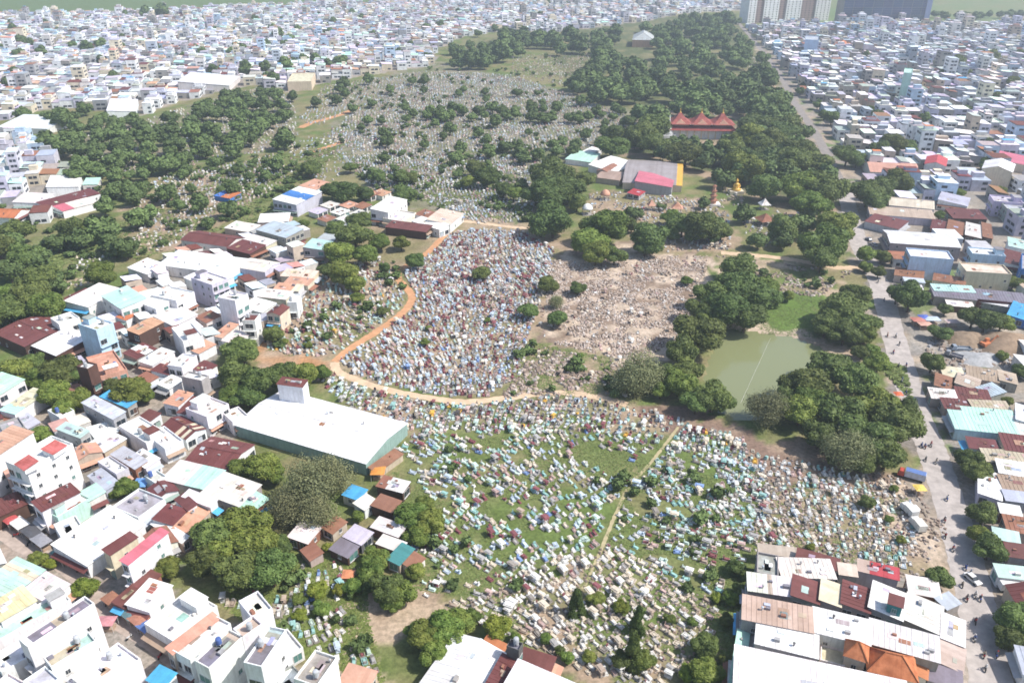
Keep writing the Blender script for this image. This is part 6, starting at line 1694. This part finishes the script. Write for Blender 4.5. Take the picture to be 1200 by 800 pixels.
stall(1084, 379, 5, 3.5, 2.3, (.62, .36, .28), 'salmon', 'salmon tarpaulin stall, lowest at the roadside market')
stall(1116, 376, 5, 3.5, 2.4, (.66, .5, .48), 'pink', 'pale pink tarpaulin stall right of the roadside market')
stall(1053, 461, 2.6, 2.6, 2.3, (.66, .14, .05), 'orange', 'small orange umbrella stall under the trees left of the road')
stall(1078, 571, 3, 3, 2.3, (.75, .55, .12), 'yellow', 'yellow tarpaulin stall between the road and the graves')
stall(535, 254, 8, 6, 3, (.25, .33, .5), 'blue', 'blue tarpaulin shelter at the end of the cream-roofed yard', R(20))
stall(443, 551, 4, 4, 2.6, (.68, .28, .06), 'orange', 'orange tarpaulin beside the big white warehouse')
stall(408, 672, 3, 3, 1.8, (.64, .26, .13), 'orange', 'orange tarpaulin shelter in the small overgrown plot')
stall(165, 565, 4, 4, 2.6, (.16, .35, .7), 'blue', 'blue umbrella stall between the dense houses at left')
stall(124, 727, 4, 3, 2.6, (.55, .25, .27), 'pink', 'pink awning stall in the narrow alley at lower left')

for i_, (x_, y_, c_, n_) in enumerate([(10, 606, (.5, .1, .1), 'red'), (22, 612, (.75, .74, .72), 'white'), (36, 622, (.1, .1, .11), 'black'), (48, 632, (.3, .3, .33), 'grey'), (72, 648, (.16, .3, .28), 'green'), (132, 702, (.34, .16, .1), 'rust brown'), (150, 716, (.12, .2, .22), 'dark teal'), (162, 724, (.42, .2, .14), 'brick red'), (174, 734, (.12, .2, .45), 'dark blue'), (184, 744, (.2, .2, .22), 'dark grey')]):
    stall(x_, y_, 5.5, 3.2, 2.5, c_, n_, f'{n_} awning stall along the narrow alley at lower left', R(-35))

# red pitched penthouses on the tall white house
for q_, h_ in (([(20, 544), (34, 534), (42, 542), (29, 552)], 15.6), ([(52, 527), (66, 517), (75, 523), (61, 533)], 15.6)):
    x, y, L, W, a = fit(q_, h_)
    host = min((hh for hh in HOUSES if hh['h'] == 14), key=lambda hh: abs(hh['px'] - 48))['o']
    inv = host.rotation_euler.z; d = Matrix.Rotation(-inv, 3, 'Z') @ (Vector((x, y, 0)) - host.location)
    da = a - inv; c, s = math.cos(da), math.sin(da)
    rt = lambda lx, ly, z: (d.x + lx * c - ly * s, d.y + lx * s + ly * c, z)
    l, w = L / 2, W / 2
    MB().ring([[rt(-l, -w, 14.13), rt(l, -w, 14.13), rt(l, w, 14.13), rt(-l, w, 14.13)], [rt(-l, -w, 15.5), rt(l, -w, 15.5), rt(l, w, 16.2), rt(-l, w, 16.2)]]).build('penthouse', M_WALL, host, C['white'])
    roof_sheet(None, 'roof_sheet', [rt(-l - .3, -w - .3, 15.52), rt(l + .3, -w - .3, 15.52), rt(l + .3, w + .3, 16.24), rt(-l - .3, w + .3, 16.24)], .08, M_TILE, (.55, .16, .15), host)

# water tanks on the flat roofs
tank_me = MB().lathe([(.55, 0), (.6, .1), (.6, 1.2), (.5, 1.45), (.2, 1.55)], 0, 0, 12).mesh('tank', M_PAINT)
stand_me = MB()
for sx in (-1, 1):
    for sy in (-1, 1): stand_me.box(sx * .4 - .04, sx * .4 + .04, sy * .4 - .04, sy * .4 + .04, 0, .5)
stand_me = stand_me.box(-.5, .5, -.5, .5, .5, .56).mesh('stand', M_FRAME)
tk = 0
flat = sorted([h for h in HOUSES if h['kind'] == 'f' and h['py'] > 330], key=lambda h: h['px'])
for h in flat:
    if random.random() > .5: continue
    a = h['o'].rotation_euler.z; ux, uy = random.uniform(-.25, .25) * h['L'], random.choice([-1, 1]) * h['W'] * .22
    x = h['o'].location.x + ux * math.cos(a) - uy * math.sin(a); y = h['o'].location.y + ux * math.sin(a) + uy * math.cos(a)
    nm, cc = random.choice([('blue', (.08, .14, .38)), ('steel', (.5, .52, .55)), ('steel', (.45, .47, .5)), ('steel', (.4, .42, .45))])
    tk += 1
    h['tank'] = (nm, x, y, cc)

# ------------------------------------------------------------------ labels
ANC_T = [((290, 640), 'in the big clump at lower left'), ((362, 575), 'beside the big white warehouse'), ((305, 548), 'below the big maroon roof'), ((120, 680), 'by the narrow alley at lower left'),
 ((150, 456), 'by the blue-roofed house at left'), ((74, 468), 'by the cream-roofed house at left'), ((55, 434), 'below the long maroon shed at left'), ((300, 435), 'in the clump behind the big white warehouse'), ((320, 391), 'beside the cream houses by the graves'),
 ((490, 610), 'in the clump right of the small huts'), ((452, 680), 'in the clump below the small huts'), ((370, 700), 'in the small overgrown plot'), ((520, 742), 'above the bottom-centre warehouse'), ((676, 706), 'at the end of the thin footpath'),
 ((742, 755), 'in the group at bottom centre'), ((826, 770), 'left of the bottom right block'), ((864, 680), 'touching the bottom right block'), ((1102, 675), 'at the road above the bottom right block'), ((1148, 600), 'along the right side of the road'), ((1188, 735), 'at the bottom right edge'),
 ((1030, 600), 'among the graves near the road'), ((980, 490), 'in the large clump right of the pond'), ((800, 430), 'in the clump left of the pond'), ((860, 350), 'in the clump above the pond'), ((992, 370), 'in the clump between pond and road'), ((1068, 346), 'right of the road bend'),
 ((1100, 400), 'at the building site'), ((1160, 374), 'behind the sand heap'), ((1022, 305), 'by the white-roofed roadside shed'), ((1036, 220), 'beside the salmon roof at the road'), ((1020, 175), 'beside the upper road'), ((1140, 100), 'in the far right quarter'),
 ((648, 215), 'in the round clump left of the temple yard'), ((700, 280), 'in the bright clump below the temple yard'), ((763, 278), 'standing at the cleared pale ground'), ((820, 264), 'left of the small temple plot'), ((580, 212), 'among the grey graves above the pale track'),
 ((640, 350), 'between blue graves and cleared ground'), ((500, 392), 'among the dense light blue graves'), ((470, 310), 'beside the winding orange track'), ((410, 300), 'in the clump left of the orange track'), ((430, 220), 'above the white yard buildings')]
from collections import defaultdict
TREES = [t_ for t_ in TREES if -25 < t_['px'] < 1225 and -5 < t_['py'] < 815]
TREES.sort(key=lambda t_: -t_['w'] - (100 if not t_['label'] else 0) + (500 if t_['group'] == 'shrubs' else 0))
for t_ in TREES[:300]: build_tree(t_)
# the remaining far trees of the woods read as one mass
tV, tF, tC = [], [], []; base = 0
lo = [crown_mesh('tmp', 700 + i_, LEAF['b'], 10, 620, .11, .8) for i_ in range(3)]
lo += [crown_mesh('tmp', 720 + i_, LEAF['b'], 3, 130, .26, .8) for i_ in range(2)]
lod = []
for me in lo:
    v_ = np.zeros(len(me.vertices) * 3); me.vertices.foreach_get('co', v_); f_ = np.zeros(len(me.loops), np.int32); me.loops.foreach_get('vertex_index', f_)
    lod.append((v_.reshape(-1, 3), f_.reshape(-1, 4)))
for t_ in TREES[300:]:
    v_, f_ = lod[random.randrange(3) if t_['r'] > 3.2 else 3 + random.randrange(2)]; a = random.random() * 6.28; c, s = math.cos(a), math.sin(a); r = t_['r']
    tV.append(np.stack([(v_[:, 0] * c - v_[:, 1] * s) * r + t_['x'], (v_[:, 0] * s + v_[:, 1] * c) * r + t_['y'], v_[:, 2] * r * t_['fl'] + t_['zc']], 1)); tF.append(f_ + base); base += len(v_)
    tC.append(np.tile(np.array((.100, .142, .046)) * random.uniform(.75, 1.35), (len(v_), 1)) * rng.uniform(.8, 1.25, (len(v_), 1)))
    k = np.array([(-.2, -.2, 0), (.2, -.2, 0), (.2, .2, 0), (-.2, .2, 0), (-.12, -.12, 1), (.12, -.12, 1), (.12, .12, 1), (-.12, .12, 1)]) * np.array((1, 1, t_['zc'])) + np.array((t_['x'], t_['y'], 0))
    tV.append(k); tF.append(np.array([(0, 1, 5, 4), (1, 2, 6, 5), (2, 3, 7, 6), (3, 0, 4, 7)]) + base); base += 8; tC.append(np.tile((.1, .07, .05), (8, 1)))
o = np_mesh('distant_wood', np.vstack(tV), np.vstack(tF), attr_mat('far_foliage', .7, .6, (.7, .72, .7)), np.vstack(tC))
tag(o, 'distant dark green woods, far small trees and low shrubs seen as one mass', 'woods', kind='stuff')
grp = defaultdict(list)
for t_ in TREES[:300]:
    if t_['label']: continue
    o, px, py, k = t_['o'], t_['px'], t_['py'], t_['k']
    j_ = min(range(len(ANC_T)), key=lambda i_: (ANC_T[i_][0][0] - px) ** 2 + (ANC_T[i_][0][1] - py) ** 2)
    grp[(j_, k)].append((px, py, o))
for (j_, k), L_ in grp.items():
    L_.sort(key=lambda e: e[0])
    for i_, (px, py, o) in enumerate(L_):
        s = f'{KINDW[k]} {ANC_T[j_][1]}'
        if len(L_) > 1: s += ', leftmost such' if i_ == 0 else (', rightmost such' if i_ == len(L_) - 1 else f', {ordn(i_)} such from left')
        o['label'] = s; o['group'] = 'trees ' + ANC_T[j_][1]
ANC_H = [((60, 740), 'in the bottom left corner'), ((110, 600), 'above the alley'), ((210, 600), 'left of the big tree clump'), ((215, 500), 'left of the big white warehouse'), ((110, 500), 'below the blue roof'), ((20, 480), 'at the left edge'),
 ((70, 385), 'by the long maroon shed at left'), ((160, 400), 'mid left quarter'), ((250, 370), 'near the white tower house'), ((330, 340), 'facing the orange track'), ((240, 310), 'around the long white sheds'), ((300, 275), 'by the twin maroon roofs'),
 ((350, 225), 'by the blue-striped roof'), ((385, 275), 'behind the bright trees'), ((405, 246), 'in the hut row'), ((490, 258), 'in the yard between graves'), ((715, 195), 'in the temple yard'), ((440, 590), 'beside the big warehouse'),
 ((400, 635), 'above the overgrown plot'), ((260, 750), 'in the lower left row'), ((600, 780), 'at the bottom centre'), ((960, 660), 'top of bottom right block'), ((960, 720), 'middle of bottom right block'), ((1090, 750), 'road end of bottom right block'),
 ((1130, 455), 'below the building site'), ((1160, 495), 'by the long mint roof'), ((1180, 560), 'behind the street trees'), ((1185, 640), 'at the lower right edge'), ((1150, 350), 'above the building site'), ((1090, 300), 'by the light blue house'),
 ((1060, 245), 'below the dark roadside clump'), ((1130, 265), 'among the rusty roofs'), ((1060, 195), 'beside the upper road'), ((1180, 215), 'at the upper right edge'), ((1190, 300), 'at the middle right edge'), ((370, 790), 'at the bottom left of centre')]
KW = dict(f='flat', s='sheet', g='gable', h='hipped')
grp = defaultdict(list)
for h in HOUSES:
    j_ = min(range(len(ANC_H)), key=lambda i_: (ANC_H[i_][0][0] - h['px']) ** 2 + (ANC_H[i_][0][1] - h['py']) ** 2)
    h['anc'] = ANC_H[j_][1]
    if h['label']: continue
    sz = 'tall ' if h['h'] >= 10 else ('low ' if h['h'] < 5 else '')
    rd = ('striped ' + word(h['roof'])) if h['segs'] else word(h['roof'])
    h['desc'] = f'{sz}{word(h["wall"])} house, {rd} {KW[h["kind"]]} roof, {h["anc"]}'
    grp[h['desc']].append(h)
for dsc, L_ in grp.items():
    L_.sort(key=lambda h: h['px'])
    for i_, h in enumerate(L_):
        h['o']['label'] = dsc + ('' if len(L_) == 1 else f', {ordn(i_)} from left')
        h['o']['group'] = 'houses ' + h['anc']
TK = defaultdict(int)
for h in flat:
    if 'tank' not in h: continue
    nm, x, y, cc = h['tank']
    TK[(nm, h['anc'])] += 1; k_ = TK[(nm, h['anc'])]
    t_ = thing('water_tank', (x, y, h['h'] + .13), 0, f'{nm} water tank on roof {h["anc"]}' + ('' if k_ == 1 else f', {ordn(k_ - 1)} from left'), 'water tank', 'water tanks on the roofs')
    link('tank', tank_me, t_, (0, 0, .56), color=cc); link('stand', stand_me, t_)

# things that would share a label: count them off from the left
same = defaultdict(list)
for o in bpy.data.objects:
    if o.parent is None and o.get('label') and not o.get('kind') and o.name.split('.')[0] in ('tree', 'grave', 'house'):
        same[o['label']].append(o)
for lab, L_ in same.items():
    if len(L_) < 2: continue
    L_.sort(key=lambda o: float(PIX(o.location.x, o.location.y)[0]))
    for i_, o in enumerate(L_):
        o['label'] = lab + (', leftmost such' if i_ == 0 else (', rightmost such' if i_ == len(L_) - 1 else f', {ordn(i_)} such from left'))

# ------------------------------------------------------------------ haze over the whole place
mh = bpy.data.materials.new('haze_air'); mh.use_nodes = True
nt = mh.node_tree; nt.nodes.clear()
out = nt.nodes.new('ShaderNodeOutputMaterial'); pv = nt.nodes.new('ShaderNodeVolumePrincipled')
pv.inputs['Color'].default_value = (.82, .91, 1.0, 1); pv.inputs['Density'].default_value = .00023; pv.inputs['Anisotropy'].default_value = .3
nt.links.new(pv.outputs[0], out.inputs['Volume'])
hz = MB().box(-3200, 3200, -300, 4200, -2, 150).build('haze', mh)
tag(hz, 'thin pale blue haze lying over the whole city', 'haze', kind='stuff')
